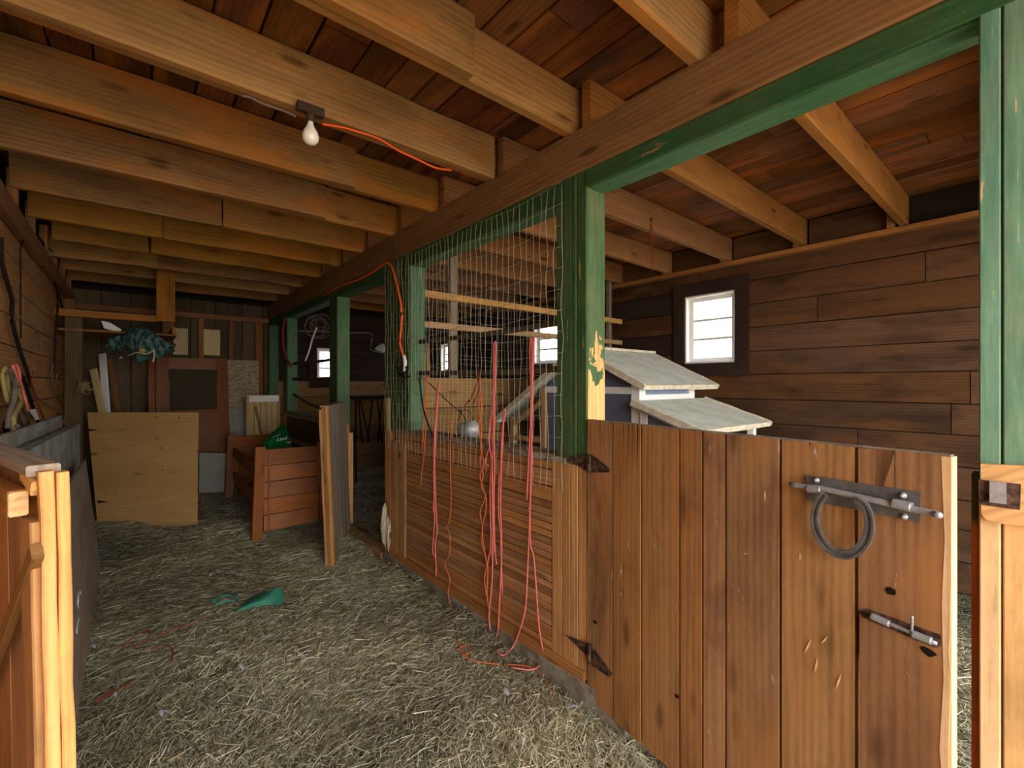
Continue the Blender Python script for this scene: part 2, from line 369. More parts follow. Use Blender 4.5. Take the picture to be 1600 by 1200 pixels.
shell_with_holes('light_stop_backing', wr_, YN-.1, YF+.14, -.1, ZD+.1, wins, lambda u, z, t: (XR+.03+.08*t, u, z))
def split(u0, u1, step):
    c = [u0]; x = u0+R(.3, 1)*step
    while x < u1-.4: c.append(x); x += R(.7, 1.25)*step
    return c+[u1]
def holes_cut(a, b, z0, z1, holes):
    segs = [(a, b)]
    for h in holes:
        if z1 > h[2]+.01 and z0 < h[3]-.01:
            ns = []
            for s in segs:
                if s[1] <= h[0] or s[0] >= h[1]: ns.append(s)
                else:
                    if s[0] < h[0]-.03: ns.append((s[0], h[0]))
                    if s[1] > h[1]+.03: ns.append((h[1], s[1]))
            segs = ns
    return segs
z = -.02; rows = []
for hh in (.22, .225, .21, .23, .225, .22, .23, .215, .225, .22, .225): rows.append((z, z+hh)); z += hh
rows.append((z, 2.60))
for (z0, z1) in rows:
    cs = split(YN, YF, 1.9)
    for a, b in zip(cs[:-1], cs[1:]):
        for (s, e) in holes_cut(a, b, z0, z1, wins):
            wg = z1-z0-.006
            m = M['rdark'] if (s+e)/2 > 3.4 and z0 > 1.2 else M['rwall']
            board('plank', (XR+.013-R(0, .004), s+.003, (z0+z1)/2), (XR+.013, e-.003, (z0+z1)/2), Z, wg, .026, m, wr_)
board('top_plate', (XR-.02, YN, 2.61), (XR-.02, YF, 2.61), X, .10, .04, M['joist2'], wr_)
# --- windows
def window(idx, Yc, wdt, z0, z1, wall='right'):
    s = struct('window_%d' % idx, (XR, Yc, z0) if wall == 'right' else (Yc, YF, z0))
    if wall == 'right': P = lambda u, zz, dpt: V((XR+dpt, u, zz))      # depth outwards
    else: P = lambda u, zz, dpt: V((u, YF+dpt, zz))
    N = X if wall == 'right' else Y_; U = Y_ if wall == 'right' else X
    u0, u1 = Yc-wdt/2, Yc+wdt/2; cw = .13
    dk = M['rdark']
    for (a, b, zz) in ((u0-cw, u1+cw, z1+cw/2), (u0-cw, u1+cw, z0-cw/2)): board('casing', P(a, zz, -.012), P(b, zz, -.012), Z, cw, .024, dk, s)
    for uu in (u0-cw/2, u1+cw/2): board('casing', P(uu, z0, -.012), P(uu, z1, -.012), U, cw, .024, dk, s)
    for uu in (u0+.009, u1-.009): board('window_jamb', P(uu, z0, .055), P(uu, z1, .055), N, .13, .018, M['white'], s)
    for zz in (z0+.009, z1-.009): board('window_jamb', P(u0, zz, .055), P(u1, zz, .055), N, .13, .018, M['white'], s)
    a, b, c, d = u0+.018, u1-.018, z0+.018, z1-.018; st = .045; D = .07
    board('sash_stile', P(a+st/2, c, D), P(a+st/2, d, D), U, st, .035, M['white'], s); board('sash_stile', P(b-st/2, c, D), P(b-st/2, d, D), U, st, .035, M['white'], s)
    board('sash_rail', P(a+st, c+.02, D), P(b-st, c+.02, D), Z, .04, .035, M['white'], s); board('sash_rail', P(a+st, d-.02, D), P(b-st, d-.02, D), Z, .04, .035, M['white'], s)
    for k in range(3):
        zz0, zz1 = c+.04+(d-c-.08)*k/3, c+.04+(d-c-.08)*(k+1)/3
        if k: board('muntin', P(a+st, zz0, D), P(b-st, zz0, D), Z, .026, .025, M['white'], s)
        board('pane', P(a+st, (zz0+zz1)/2, D), P(b-st, (zz0+zz1)/2, D), Z, zz1-zz0, .003, M['glass'], s, seg=1, jit=0)
    return s
for i, h in enumerate(wins):
    window(i+1, (h[0]+h[1])/2, h[1]-h[0], h[2], h[3])
    portal('sky_portal_window', (XR+.14, (h[0]+h[1])/2, (h[2]+h[3])/2), (0, math.pi/2, 0), h[3]-h[2], h[1]-h[0])
bw = [(2.31, 2.61, 1.52, 2.04)]
window(4, 2.46, .30, 1.52, 2.04, 'back')
# --- wall back
wb = struct('wall_back')
shell_with_holes('light_stop_backing', wb, XL-.1, XR+.1, -.1, ZD+.1, bw, lambda u, z, t: (u, YF+.03+.08*t, z))
x = XL
while x < XP+.1:                                # upright boards behind the aisle
    wd_ = R(.27, .34); x1 = min(x+wd_, XP+.13)
    board('plank', ((x+x1)/2, YF+.015, -.02), ((x+x1)/2, YF+.015, 2.62), X, x1-x-.008, .03, M['bwall'], wb); x = x1
for px_ in (314, 361, 404):
    p = onY(px_, 560, YF-.03); board('stud', (p.x, YF-.035, -.02), (p.x, YF-.035, 2.36), X, .06 if px_ < 400 else .10, .07, M['stud'], wb)
board('girt', (XL, YF-.03, 2.40), (XP, YF-.03, 2.40), Z, .07, .06, M['stud'], wb)
z = -.02
for hh in (.24, .25, .26, .25, .26, .26):      # kick boards, lighter
    board('kick_board', (XB, YF+.005, z+hh/2), (XR, YF+.005, z+hh/2), Z, hh-.008, .05, M['kick'], wb); z += hh
z0 = z
for hh in (.22, .22, .22, .23, .22):
    for (s_, e_) in holes_cut(XB, XR, z, z+hh, bw): board('plank', (s_, YF+.015, z+hh/2), (e_, YF+.015, z+hh/2), Z, hh-.006, .026, M['rdark'], wb)
    z += hh
# boards by the far window, its light painted on as pale wood
for px0, px1 in ((646, 655), (656, 664), (665, 671)):
    a, b = onY(px0, 560, YF-.02), onY(px1, 560, YF-.02); board('window_lit_board', ((a.x+b.x)/2, YF-.035, 1.55), ((a.x+b.x)/2, YF-.035, 2.22), X, b.x-a.x-.01, .03, M['raw'], wb)
# --- wall left
wlft = struct('wall_left')
box('light_stop_backing', (XL-.12, YN-.1, -.1), (XL-.04, YF+.14, ZD+.1), M['shell'], wlft)  # backing sheet added to keep light out of the plank gaps
z = 0
k = 0
while z < 2.44:
    hh = .188; cs = split(YN, YF, 2.6)
    for a, b in zip(cs[:-1], cs[1:]): board('plank', (XL-.013, a+.003, z+hh/2), (XL-.013, b-.003, z+hh/2), Z, hh-.007, .026, M['lwall'], wlft)
    z += hh
board('top_plate', (XL+.03, YN, 2.465), (XL+.03, YF, 2.465), Z, .125, .05, M['stud'], wlft)
board('stud', (-.44, 6.29, 0), (-.44, 6.29, 2.12), X, .13, .04, M['bwall'], wlft)
board('stud', (-.53, 7.1, 0), (-.53, 7.1, 2.40), X, .09, .04, M['stud'], wlft)
for k in range(-2, 12):
    y = .83+.635*k+.05
    board('block', (XL+.03, y, 2.53), (XL+.03, y, 2.75), X, .05, .045, M['stud'], wlft)
# --- wall front (behind the camera) round the open door
wf = struct('wall_front')
shell_with_holes('light_stop_backing', wf, XL-.1, XR+.1, -.1, ZD+.1, [(DX0, DX1, -.1, DZ)], lambda u, z, t: (u, YN-.1-.02*t, z))
z = 0
while z < ZD:
    for (s_, e_) in holes_cut(XL, XR, z, z+.2, [(DX0, DX1, -.1, DZ)]): board('plank', (s_, YN-.085, z+.1), (e_, YN-.085, z+.1), Z, .194, .026, M['rwall'], wf)
    z += .2
# --- ceiling: boards along the barn, joists across, the long beam
ce = struct('ceiling', (0, 0, 0))
box('roof_light_stop', (XL-.12, YN-.12, ZD+.03), (XR+.12, YF+.14, ZD+.08), M['shell'], ce)  # unseen sheet over the ceiling planks, added to keep sky light out
x = XL-.04
while x < XR:
    wd_ = R(.135, .20); cs = split(YN-.1, YF+.02, 2.6); m = M['deck'] if x < XP-.05 else M['deck2']
    for a, b in zip(cs[:-1], cs[1:]):
        board('ceiling_plank', (x+wd_/2, a+.002, ZD+.013+R(0, .006)), (x+wd_/2, b-.002, ZD+.013+R(0, .006)), X, wd_-R(.005, .012), .026, m, ce, jit=.002)
    x += wd_
JY = [.83+.635*k for k in range(-3, 11)]
sister = {2.10: (-.35, 1.585, .0), 2.735: (-.6, 1.03, .0), 3.37: (-.6, 1.06, 0), 1.465: (-.56, 1.0, 0), 4.64: (.2, 1.5, 0), 5.91: (-.6, .2, 0)}
for y in JY:
    h_ = R(.222, .232)
    zc = ZD-h_/2-.001
    if abs(y-4.005) < .01: xs = [(-.56, .52), (.53, 1.78)]
    elif abs(y-5.275) < .01: xs = [(-.5, .12), (.14, 1.78)]
    else: xs = [(-.56, 1.70+R(0, .1))]
    for a, b in xs: board('joist', (a, y+.025, zc), (b, y+.025, zc), Z, h_, .046, M['joist'], ce, seg=4, jit=.004, ch=.004)
    board('joist', (1.615, y-.07 if y > .9 else y-.10, zc), (XR-.01, y-.07 if y > .9 else y-.10, zc), Z, h_-.01, .05, M['joist2'], ce, seg=4, jit=.003, ch=.004)
    for (yy, (a, b, c)) in sister.items():
        if abs(y-yy) < .01: board('joist', (a, y-.026, zc-.008-R(0, .01)), (b, y-.026, zc-.004), Z, h_+.008, .050, M['joist'], ce, seg=5, jit=.006, ch=.006)
    board('block', (XR-.05, y-.03, ZD-.23), (XR-.05, y-.03, ZD), X, .08, .045, M['joist2'], ce)
    if y > .3: board('blocking', (XR-.02, y+.0, ZD-.12), (XR-.02, y+.52, ZD-.12), Z, .21, .03, M['rwall'], ce)
bm_ = board('main_beam', (XP+.065, YN-.08, (ZB+ZT)/2), (XP+.065, YF+.02, (ZB+ZT)/2), Z, ZT-ZB, .15, M['beam'], None, seg=30, jit=.002, ch=.006); bm_['kind'] = 'structure'
# shelf of old stuff hung over the aisle end
# --- wall partition: stall fronts under the beam
wp = struct('wall_partition')
T = XB-XP; XM = (XP+XB)/2
YA0, YA1, YB0, YB1, YC0, YC1, YD0, YD1, YE = 1.375, 1.567, 3.10, 3.53, 4.665, 4.895, 6.59, 6.78, 7.62
ZH = 2.335                                     # underside of the green headers
def header(y0, y1, zh=ZH):
    board('header_face', (XP+.008, y0, (zh+ZB)/2), (XP+.008, y1, (zh+ZB)/2), Z, ZB-zh-.004, .022, M['headf'], wp, seg=3)
    board('header', (XM+.01, y0, zh+.02), (XM+.01, y1, zh+.02), X, T-.02, .038, M['header'], wp, seg=6)
header(-.6, YA0, 2.35); header(YA1, YB0); header(YB1, YC0); header(YC1, YD0); header(YD1, YE)
def vb(name, y0, y1, z0, z1, mat, x=XP, t=.022): return board(name, (x+t/2, (y0+y1)/2, z0), (x+t/2, (y0+y1)/2, z1), Y_, y1-y0-.004, t, mat, wp, seg=3)
def jamb(y, z0, z1, mat, d=1): return board('jamb', (XM+.006, y+.012*d, z0), (XM+.006, y+.012*d, z1), X, T-.008, .024, mat, wp, seg=4)
# post A
for a, b in ((YA0+.0, 1.435), (1.435, 1.465), (1.465, 1.52), (1.52, YA1)): vb('post_board', a, b, 1.075, ZB, M['green'], XP-R(0, .003))
box('post_core', (XP+.024, YA0+.026, 0), (XB-.002, YA1-.026, ZB), M['stud'], wp)
jamb(YA0, .06, 2.35, M['jamb']); jamb(YA1, 1.08, ZH, M['jamb2'], -1)
# post B
for a, b in ((YB0, 3.235), (3.235, 3.30), (3.30, 3.42), (3.42, YB1)): vb('post_board', a, b, 1.075, ZB, M['green'], XP-R(0, .004))
box('post_core', (XP+.024, YB0+.026, 0), (XB-.002, YB1-.026, ZB), M['stud'], wp)
vb('post_board', YB1-.11, YB1, .02, 1.072, M['slat'])
jamb(YB0, 1.08, ZH, M['jamb2']); jamb(YB1, .02, ZH, M['jamb2'], -1)
# post C
vb('post_board', YC0, YC1, 1.0, ZB, M['green']); vb('post_board', YC0, YC1, .02, .995, M['orange']); jamb(YC0, .02, ZH, M['jamb2']); jamb(YC1, 1.08, ZH, M['jamb2'], -1)
box('post_core', (XP+.024, YC0+.026, 0), (XB-.002, YC1-.026, ZB), M['stud'], wp)
board('door_stop', (XB+.0, YC0-.02, .02), (XB+.0, YC0-.02, .95), X, .05, .03, M['raw'], wp)
# post D, E
vb('post_board', YD0, YD1, .02, ZB, M['green']); jamb(YD0, .02, ZH, M['jamb2']); jamb(YD1, .02, ZH, M['jamb2'], -1)
vb('post_board', YE, YF-.01, .02, ZB, M['green']); jamb(YE, .02, ZH, M['jamb2'])
# near post (two pairs of studs on edge, seen at the right of the frame)
for y in (.1026, .0628, .022, -.02): board('post_board', (XP+.045, y, -.02), (XP+.045, y, ZB), X, .09, .037, M['post'], wp, seg=6, jit=.001)
board('door_stop', (XP+.05, .129, -.02), (XP+.05, .129, 1.225), X, .06, .014, M['stop'], wp)
board('post', (XP+.06, YN+.05, -.02), (XP+.06, YN+.05, ZB), X, .12, .12, M['stud'], wp)
# bay 1: horizontal beaded boards framed by upright boards
YS0, YS1 = YA1-.03, YB0+.03
for a, b in ((YA0+.0, 1.425), (1.425, 1.475), (1.475, 1.53), (1.53, 1.60)): vb('stile', a, b, .10, 1.072, M['panel'], XP-R(0, .002))
vb('stile', 3.16, 3.24, .10, 1.0, M['panel'], XP-.006); vb('stile', 3.24, 3.33, .10, 1.0, M['panel'], XP); vb('stile', 3.33, 3.42, .10, 1.0, M['slat'], XP)
z = .135
while z < .83:
    board('slat', (XP+.012, 1.602, z+.018), (XP+.012, 3.158, z+.018), Z, .0335, R(.015, .026), M['slat'], wp, seg=4, jit=.0012, ch=.006); z += .0365
for hh in (.075, .085, .08): board('slat', (XP+.012, 1.602, z+hh/2), (XP+.012, 3.30, z+hh/2), Z, hh-.004, .024, M['slat'], wp, seg=4, jit=.002, ch=.005); z += hh
board('sill', (XM, 1.50, 1.085), (XM, 3.28, 1.085), X, T+.03, .03, M['dust'], wp, seg=6, jit=.003)
board('bottom_rail', (XP-.004, 1.38, .105), (XP-.004, 3.44, .105), Z, .06, .024, M['slat'], wp)
box('inner_lining', (XP+.03, 1.40, 0), (XP+.055, 3.50, 1.06), M['shell'], wp)  # lining coloured dark so the slat gaps look shaded
board('foundation_sill', (XP+.01, 1.15, .03), (XP+.01, 3.55, .03), Z, .11, .06, M['conc'], wp, seg=10, jit=.006)
board('threshold', (XP+.01, YB1, .045), (XP+.01, YC0, .045), X, .10, .06, M['kick'], wp, seg=4, jit=.005)
# bay 3 lower wall
z = .02
for hh in (.2, .2, .2, .2, .2): board('slat', (XP+.012, YC1, z+hh/2), (XP+.012, YD0, z+hh/2), Z, hh-.006, .024, M['rwall'], wp); z += hh
board('sill', (XM, YC1, 1.07), (XM, YD0, 1.07), X, T+.03, .04, M['dust'], wp)
board('bottom_rail', (XP-.01, YC1, .73), (XP-.01, YD0, .73), Z, .05, .03, M['gwood'], wp)
# rails across the open bays
for (y0, y1, z_) in ((YA1, YB0, 1.765), (YA1, YB0, 1.528), (YC1, YD0, 1.72), (YC1, YD0, 1.515)):
    tube('rail', [(XM+.02, y0, z_), (XM+.02, y0*.6+y1*.4, z_-.008), (XM+.02, y1, z_+.004)], .017, M['blackbar'], wp, sides=7)
tube('rail', [(XM+.02, YC1, 1.25), (XM+.02, 5.6, 1.18), (XM+.02, YD0, 1.31)], .017, M['blackbar'], wp, sides=7)
# --- divider between the stalls
wd2 = struct('wall_divider'); YV = 3.32
z = .0
for hh in (.25, .26, .25, .25, .24, .255):
    cs = [XB, R(2.6, 3.6), XR]
    for a, b in zip(cs[:-1], cs[1:]): board('plank', (a+.003, YV, z+hh/2), (b-.003, YV, z+hh/2), Z, hh-.008, .04, M['kick'], wd2, seg=3, jit=.003)
    z += hh
board('post', (2.14, YV+.045, 0), (2.14, YV+.045, ZT+.02), X, .07, .045, M['gwood'], wd2)
board('post', (4.30, YV+.045, 0), (4.30, YV+.045, ZT+.02), X, .05, .045, M['gwood'], wd2)
board('rail', (XB, YV+.0, 2.19), (XR, YV+.0, 2.19), Z, .055, .035, M['raw'], wd2); board('rail', (XB, YV+.0, 1.94), (XR, YV+.0, 1.94), Z, .05, .035, M['coopt'], wd2)

# ================================================================ STRAW
def straw(name, n, area, seed, lmin=.022, lmax=.10, wmin=.0007, wmax=.0015, lift=.045):
    g = np.random.default_rng(seed)
    u = g.random(n); x0, x1, y0, y1 = area
    x = x0+(x1-x0)*g.random(n); y = y0+(y1-y0)*u**1.25 if y1-y0 > 3.5 else y0+(y1-y0)*g.random(n)
    L = lmin+(lmax-lmin)*g.random(n)**2.2; far = np.clip((y-1)/6, 0, 1); wdt = (wmin+(wmax-wmin)*g.random(n))*(1+far*1.2)
    L *= (1+.5*far)
    # the strands lie combed in drifting directions
    th = .55+.5*np.sin(x*1.3+y*.9)+.4*np.sin(x*3.1-y*2.3)+g.normal(0, .8, n)
    dz = g.normal(0, .10, n)
    base = .020*np.sin(x*2.1+y*1.3)+.016*np.sin(x*4.7-y*2.9+1)+.010*np.sin(y*7.1+x*3.3)-.02
    clump = .5+.5*np.sin(x*9+np.sin(y*7)*2)*np.sin(y*8+1)
    zc = base+.004+lift*g.random(n)**1.6*(.5+.6*clump)
    d = np.stack([np.cos(th), np.sin(th), dz], 1); s = np.stack([-np.sin(th), np.cos(th), g.normal(0, .5, n)], 1); s /= np.linalg.norm(s, axis=1)[:, None]
    c = np.stack([x, y, zc], 1); bend = np.stack([g.normal(0, .03, n), g.normal(0, .03, n), np.abs(g.normal(0, .05, n))], 1)*L[:, None]
    a = c-d*L[:, None]/2-bend*.5; b = c+d*L[:, None]/2-bend*.5; m = c+bend*.5; sw = s*wdt[:, None]
    a[:, 2] = np.maximum(a[:, 2], base-.01); b[:, 2] = np.maximum(b[:, 2], base-.01)
    P = np.empty((n, 6, 3)); P[:, 0] = a-sw; P[:, 1] = a+sw; P[:, 2] = m-sw; P[:, 3] = m+sw; P[:, 4] = b-sw*.6; P[:, 5] = b+sw*.6
    me = bpy.data.meshes.new(name); me.vertices.add(n*6); me.vertices.foreach_set('co', P.ravel())
    me.loops.add(n*8); me.polygons.add(n*2)
    idx = (np.arange(n)[:, None]*6+np.array([0, 1, 3, 2, 2, 3, 5, 4])[None]).ravel()
    me.loops.foreach_set('vertex_index', idx); me.polygons.foreach_set('loop_start', np.arange(n*2)*4)
    try: me.polygons.foreach_set('loop_total', np.full(n*2, 4))
    except Exception: pass
    pal = np.array([lin(c_)[:3] for c_ in ((222, 214, 178), (200, 196, 160), (176, 174, 138), (244, 238, 212), (140, 134, 106), (188, 168, 128), (112, 106, 84), (210, 208, 192))])
    cc = pal[g.choice(len(pal), n, p=[.17, .18, .17, .08, .14, .1, .1, .06])]*(.75+.4*g.random(n))[:, None]
    patch = .86+.24*np.sin(x*3.3+1.2*np.sin(y*2.1))*np.sin(y*2.7+x)
    cc = cc*patch[:, None]
    at = me.color_attributes.new('tone', 'FLOAT_COLOR', 'POINT'); q = np.ones((n, 6, 4)); q[:, :, :3] = cc[:, None]; at.data.foreach_set('color', q.ravel())
    me.materials.append(M['straw']); me.update(); me.validate()
    o = bpy.data.objects.new(name, me); place(o, Matrix.Identity(4), None); return o
o = straw('straw', 330000, (XL+.02, XP-.03, .3, YF-.05), 3); props(o, 'loose grey green hay strewn over the aisle floor', 'hay', None, 'stuff')
o = straw('straw', 110000, (XB+.05, XR-.05, -.8, YF-.1), 5, lift=.04); props(o, 'trampled hay on the floor inside the stalls', 'hay', None, 'stuff')
o = straw('straw', 6000, (XL+.02, XP-.03, .3, 6.5), 13, .08, .18, .0009, .0017, .06); props(o, 'long pale straw stalks lying on top of the aisle hay', 'straw', None, 'stuff')
o = straw('straw', 9000, (XP-.25, XP+.02, 1.3, 4.9), 9, lift=.09); props(o, 'hay banked up along the foot of the stall fronts', 'hay', None, 'stuff')

# ================================================================ NEAR STALL DOOR
HB = V((XP-.012, 1.366, 0)); EB = V((1.409, .153, 0)); ZDo = 1.289
ud = (EB-HB).normalized(); nd = V((ud.y, -ud.x, 0))
if nd.x > 0: nd = -nd
def dq(px, py, off=0.0): return onp(px, py, HB+nd*off, nd)
sd = thing('stall_door', (HB.x, HB.y, .03), 'brown plank stall half door with horseshoe bolt and two hinges, hung on green post', 'door')
ub = [(dq(px, 670)-HB).dot(ud) for px in (922, 958, 1002, 1062, 1134, 1219, 1337, 1484)]
ub[0] = .004
def dP(u, z, off=0): return HB+ud*u+nd*off+Z*z
def door_board(u0, u1, zt, notch=(), low=.035, mat=None, right=()):
    g = .0045; pts = [dP(u0+g, low), dP(u1-g, low)]
    for (du, z) in right: pts.append(dP(u1-g-du, z))
    pts.append(dP(u1-g, zt-R(0, .004)) if not right else dP(u1-g-right[-1][0], zt))
    for (f, wn, dep_) in notch:              # split from the top
        uc = u0+(u1-u0)*f; pts += [dP(uc+wn, zt), dP(uc+wn*.4, zt-dep_*.5), dP(uc, zt-dep_), dP(uc-wn*.6, zt-dep_*.45), dP(uc-wn, zt-.002)]
    pts.append(dP(u0+g, zt-R(0, .004)))
    return prism('board', [p-nd*.032 for p in pts], nd, .032+R(-.001, .002), mat or M['door'], sd, along=Z)
def zt_(u): return ZDo
door_board(ub[0], ub[1], ZDo)
door_board(ub[1], ub[2], ZDo, [(.88, .005, .34), (.70, .004, .13), (.55, .005, .20), (.36, .005, .16)])
door_board(ub[2], ub[3], ZDo); door_board(ub[3], ub[3]+(ub[4]-ub[3])*.52, ZDo); door_board(ub[3]+(ub[4]-ub[3])*.52, ub[4], ZDo); door_board(ub[4], ub[5], ZDo, [(.5, .0015, .03)])
door_board(ub[5], ub[6], ZDo, [(.42, .003, .015)])
door_board(ub[6]+.004, ub[7], ZDo, [(.22, .0015, .16), (.44, .001, .35)], right=[(0, .12), (.006, .30), (.001, .44), (.010, .60), (.004, .66), (.000, .86), (.007, .90), (.001, 1.0), (.003, 1.15), (.0, 1.27)])
# pale worn arris down the free edge
prism('worn_edge', [dP(ub[7]-.012, .035, .0), dP(ub[7]-.018, .30, .0), dP(ub[7]-.008, .5, 0), dP(ub[7]-.017, .62, 0), dP(ub[7]-.010, .78, 0), dP(ub[7]-.013, .95, 0), dP(ub[7]-.008, 1.1, 0), dP(ub[7]-.014, 1.286, 0), dP(ub[7]+.002, 1.286, 0), dP(ub[7]+.003, 1.0, 0), dP(ub[7]+.001, .9, 0), dP(ub[7]-.001, .85, 0), dP(ub[7]+.003, .8, 0), dP(ub[7]-.002, .62, 0), dP(ub[7]+.002, .45, 0), dP(ub[7]+.002, .035, 0)], nd, .0022, M['dedge'], sd, along=Z)
board('edge_board', dP(ub[7]+.001, .035, -.016), dP(ub[7]+.001, ZDo-.003, -.016), nd, .032, .007, M['dedge'], sd, seg=8, jit=.002)
for zz in (.22, .80): board('ledger', dP(.03, zz, -.052), dP(ub[7]-.04, zz, -.052), Z, .13, .035, M['kick'], sd)
board('top_cap', dP(.004, ZDo-.001, -.016), dP(ub[7], ZDo-.001, -.016), nd, .028, .004, M['conc'], sd, seg=8, jit=.002)
# knot holes as flat dark discs, their inner shade painted on; split marks
for (px, py, r_) in ((1392, 924, .010), (1450, 1018, .011), (930, 972, .009), (1058, 1088, .007)):
    c = dq(px, py, .001); P = [c+ud*(r_*R(.7, 1.3)*math.cos(t)*1.3)+Z*(r_*R(.6, 1.1)*math.sin(t)) for t in [k*math.pi/4.5 for k in range(9)]]
    prism('knot_hole', P, nd, .0016, M['gap'], sd)
for (px, py, l, a) in ((1262, 1010, .05, 70), (1275, 1040, .045, 80), (1288, 1000, .035, 60), (1165, 865, .012, 20), (1195, 775, .03, 90), (1250, 870, .02, 90), (1310, 1065, .05, 75)):
    c = dq(px, py, .0015); d_ = ud*math.cos(math.radians(a))+Z*math.sin(math.radians(a)); s_ = d_.cross(nd)
    prism('scuff_mark', [c-d_*l/2, c-s_*.0022, c+d_*l/2, c+s_*.003], nd, .0008, M['dedge'], sd)
def bolt_head(parent, c, n, r=.0062, mat='steel'):
    lathe('bolt', [(r*1.3, 0), (r*1.3, .003), (r*.8, .004), (r*.7, .010), (0.001, .012)], c, n, M[mat], parent, 10)
# horseshoe slide bolt: a part of the door
plate = prism('latch_plate', [dq(1260, 742, .001), dq(1440, 769, .001), dq(1438, 816, .001), dq(1262, 781, .001)], nd, .004, M['dsteel'], sd)
for (px, py) in ((1276, 750), (1411, 774), (1413, 807)): bolt_head(plate, dq(px, py, .005), nd)
tube('latch_rod', [dq(1234, 757, .024), dq(1290, 765, .024), dq(1340, 776, .024), dq(1452, 801, .024), dq(1460, 803, .028), dq(1467, 805, .045)], .0075, M['steel'], plate, sides=10)
for (a, b) in (((1262, 763), (1283, 766)), ((1394, 786), (1424, 793))):
    A, B = dq(*a, .024), dq(*b, .024); tube('keeper_tube', [A, (A+B)/2, B], .0115, M['steel'], plate, sides=12)
    board('keeper_weld', (A+B)/2-(B-A)*.45-nd*.012, (A+B)/2+(B-A)*.45-nd*.012, nd, .016, .018, M['steel'], plate)
# horseshoe
hs = [(1288, 772), (1277, 790), (1273, 812), (1279, 836), (1293, 855), (1313, 866), (1333, 864), (1350, 850), (1358, 828), (1357, 805), (1350, 789), (1338, 780)]
pts = smoothpts([dq(px, py, .036) for px, py in hs], 5); vs, fs = [], []
cen = dq(1316, 815, .036)
for i, p in enumerate(pts):
    d_ = (pts[min(i+1, len(pts)-1)]-pts[max(i-1, 0)]).normalized(); s_ = d_.cross(nd).normalized(); t = abs(i/(len(pts)-1)-.5)*2
    w_ = .0115-.003*t
    for (a, b) in ((-1, -.5), (1, -.5), (1, .5), (.45, .5), (.35, .15), (-.35, .15), (-.45, .5), (-1, .5)): vs.append(p+s_*(w_*a)+nd*(.010*b))
for i in range(len(pts)-1):
    for k in range(8): a = i*8+k; b = i*8+(k+1) % 8; fs.append((a, b, b+8, a+8))
fs += [tuple(range(7, -1, -1)), tuple(range(len(vs)-8, len(vs)))]
ho = meshob('horseshoe_handle', [v-cen for v in vs], fs, M['dsteel'], plate, Matrix.Translation(cen)); ho['label'] = 'grey steel horseshoe used as the bolt handle'
# small barrel bolt
pl2 = prism('barrel_bolt_plate', [dq(1341, 955, .001), dq(1356, 951, .001), dq(1470, 992, .001), dq(1472, 1008, .001), dq(1462, 1012, .001), dq(1352, 966, .001)], nd, .003, M['rust'], sd)
for (a, b) in (((1361, 962), (1390, 975)), ((1425, 990), (1456, 1002))):
    A, B = dq(*a, .013), dq(*b, .013); tube('barrel', [A, (A+B)/2, B], .0085, M['steel'], pl2, sides=12)
A, B = dq(1366, 964, .013), dq(1464, 1006, .013); tube('bolt_rod', [A, (A+B)/2, B], .0048, M['steel'], pl2, sides=8)
tube('bolt_pin', [dq(1424, 987, .013), dq(1425, 975, .022), dq(1425, 963, .032)], .003, M['steel'], pl2)
# hinges
def hinge(kx, kz0, kz1, right, left, nm):
    hp = XP-.010
    k = tube('hinge', [onp(kx, kz0, HB+nd*.006, nd), onp(kx, (kz0+kz1)/2, HB+nd*.006, nd), onp(kx, kz1, HB+nd*.006, nd)], .0085, M['rust'], sd, sides=10)
    k['label'] = nm
    l = prism('hinge_leaf', [dq(px, py, .002) for px, py in right], nd, .003, M['rust'], k)
    prism('hinge_leaf', [onX(px, py, XP-.009) for px, py in left], -X, .003, M['rust'], k)
    return l
l = hinge(921, 710, 738, [(925, 710), (953, 732), (953, 738), (925, 738)], [(884, 713), (917, 711), (917, 736), (898, 724)], 'rusty upper strap hinge')
l = hinge(921, 1006, 1036, [(925, 1008), (957, 1053), (953, 1058), (925, 1040)], [(884, 992), (917, 1006), (917, 1024)], 'rusty lower strap hinge')
# keeper block on the near post
kp = thing('latch_keeper', (XP-.02, .08, 1.2), 'steel catch on a wood block nailed to the green post at right edge', 'latch')
P = lambda px, py, x=XP-.02: onX(px, py, x)
blk = prism('wood_block', [P(1531, 724), P(1600, 728), P(1660, 732), P(1660, 832), P(1600, 820), P(1560, 818), P(1540, 812), P(1531, 802)], -X, .0, M['raw'], kp, along=Y_)
bpy.data.objects.remove(blk)
q = [onX(1532, 725, XP-.020), onX(1640, 730, XP-.020), onX(1640, 826, XP-.020), onX(1560, 818, XP-.020), onX(1540, 812, XP-.020), onX(1533, 802, XP-.020)]
prism('wood_block', q, X, .018, M['dedge'], kp, along=(0, 1, -.55))
q = [onX(1529, 749, XP-.024), onX(1595, 757, XP-.024), onX(1594, 797, XP-.024), onX(1529, 788, XP-.024)]
prism('strike_plate', q, X, .003, M['rust'], kp)
q = [onX(1546, 752, XP-.036), onX(1572, 755, XP-.036), onX(1572, 788, XP-.036), onX(1546, 785, XP-.036)]
prism('strike_box', q, X, .012, M['steel'], kp)

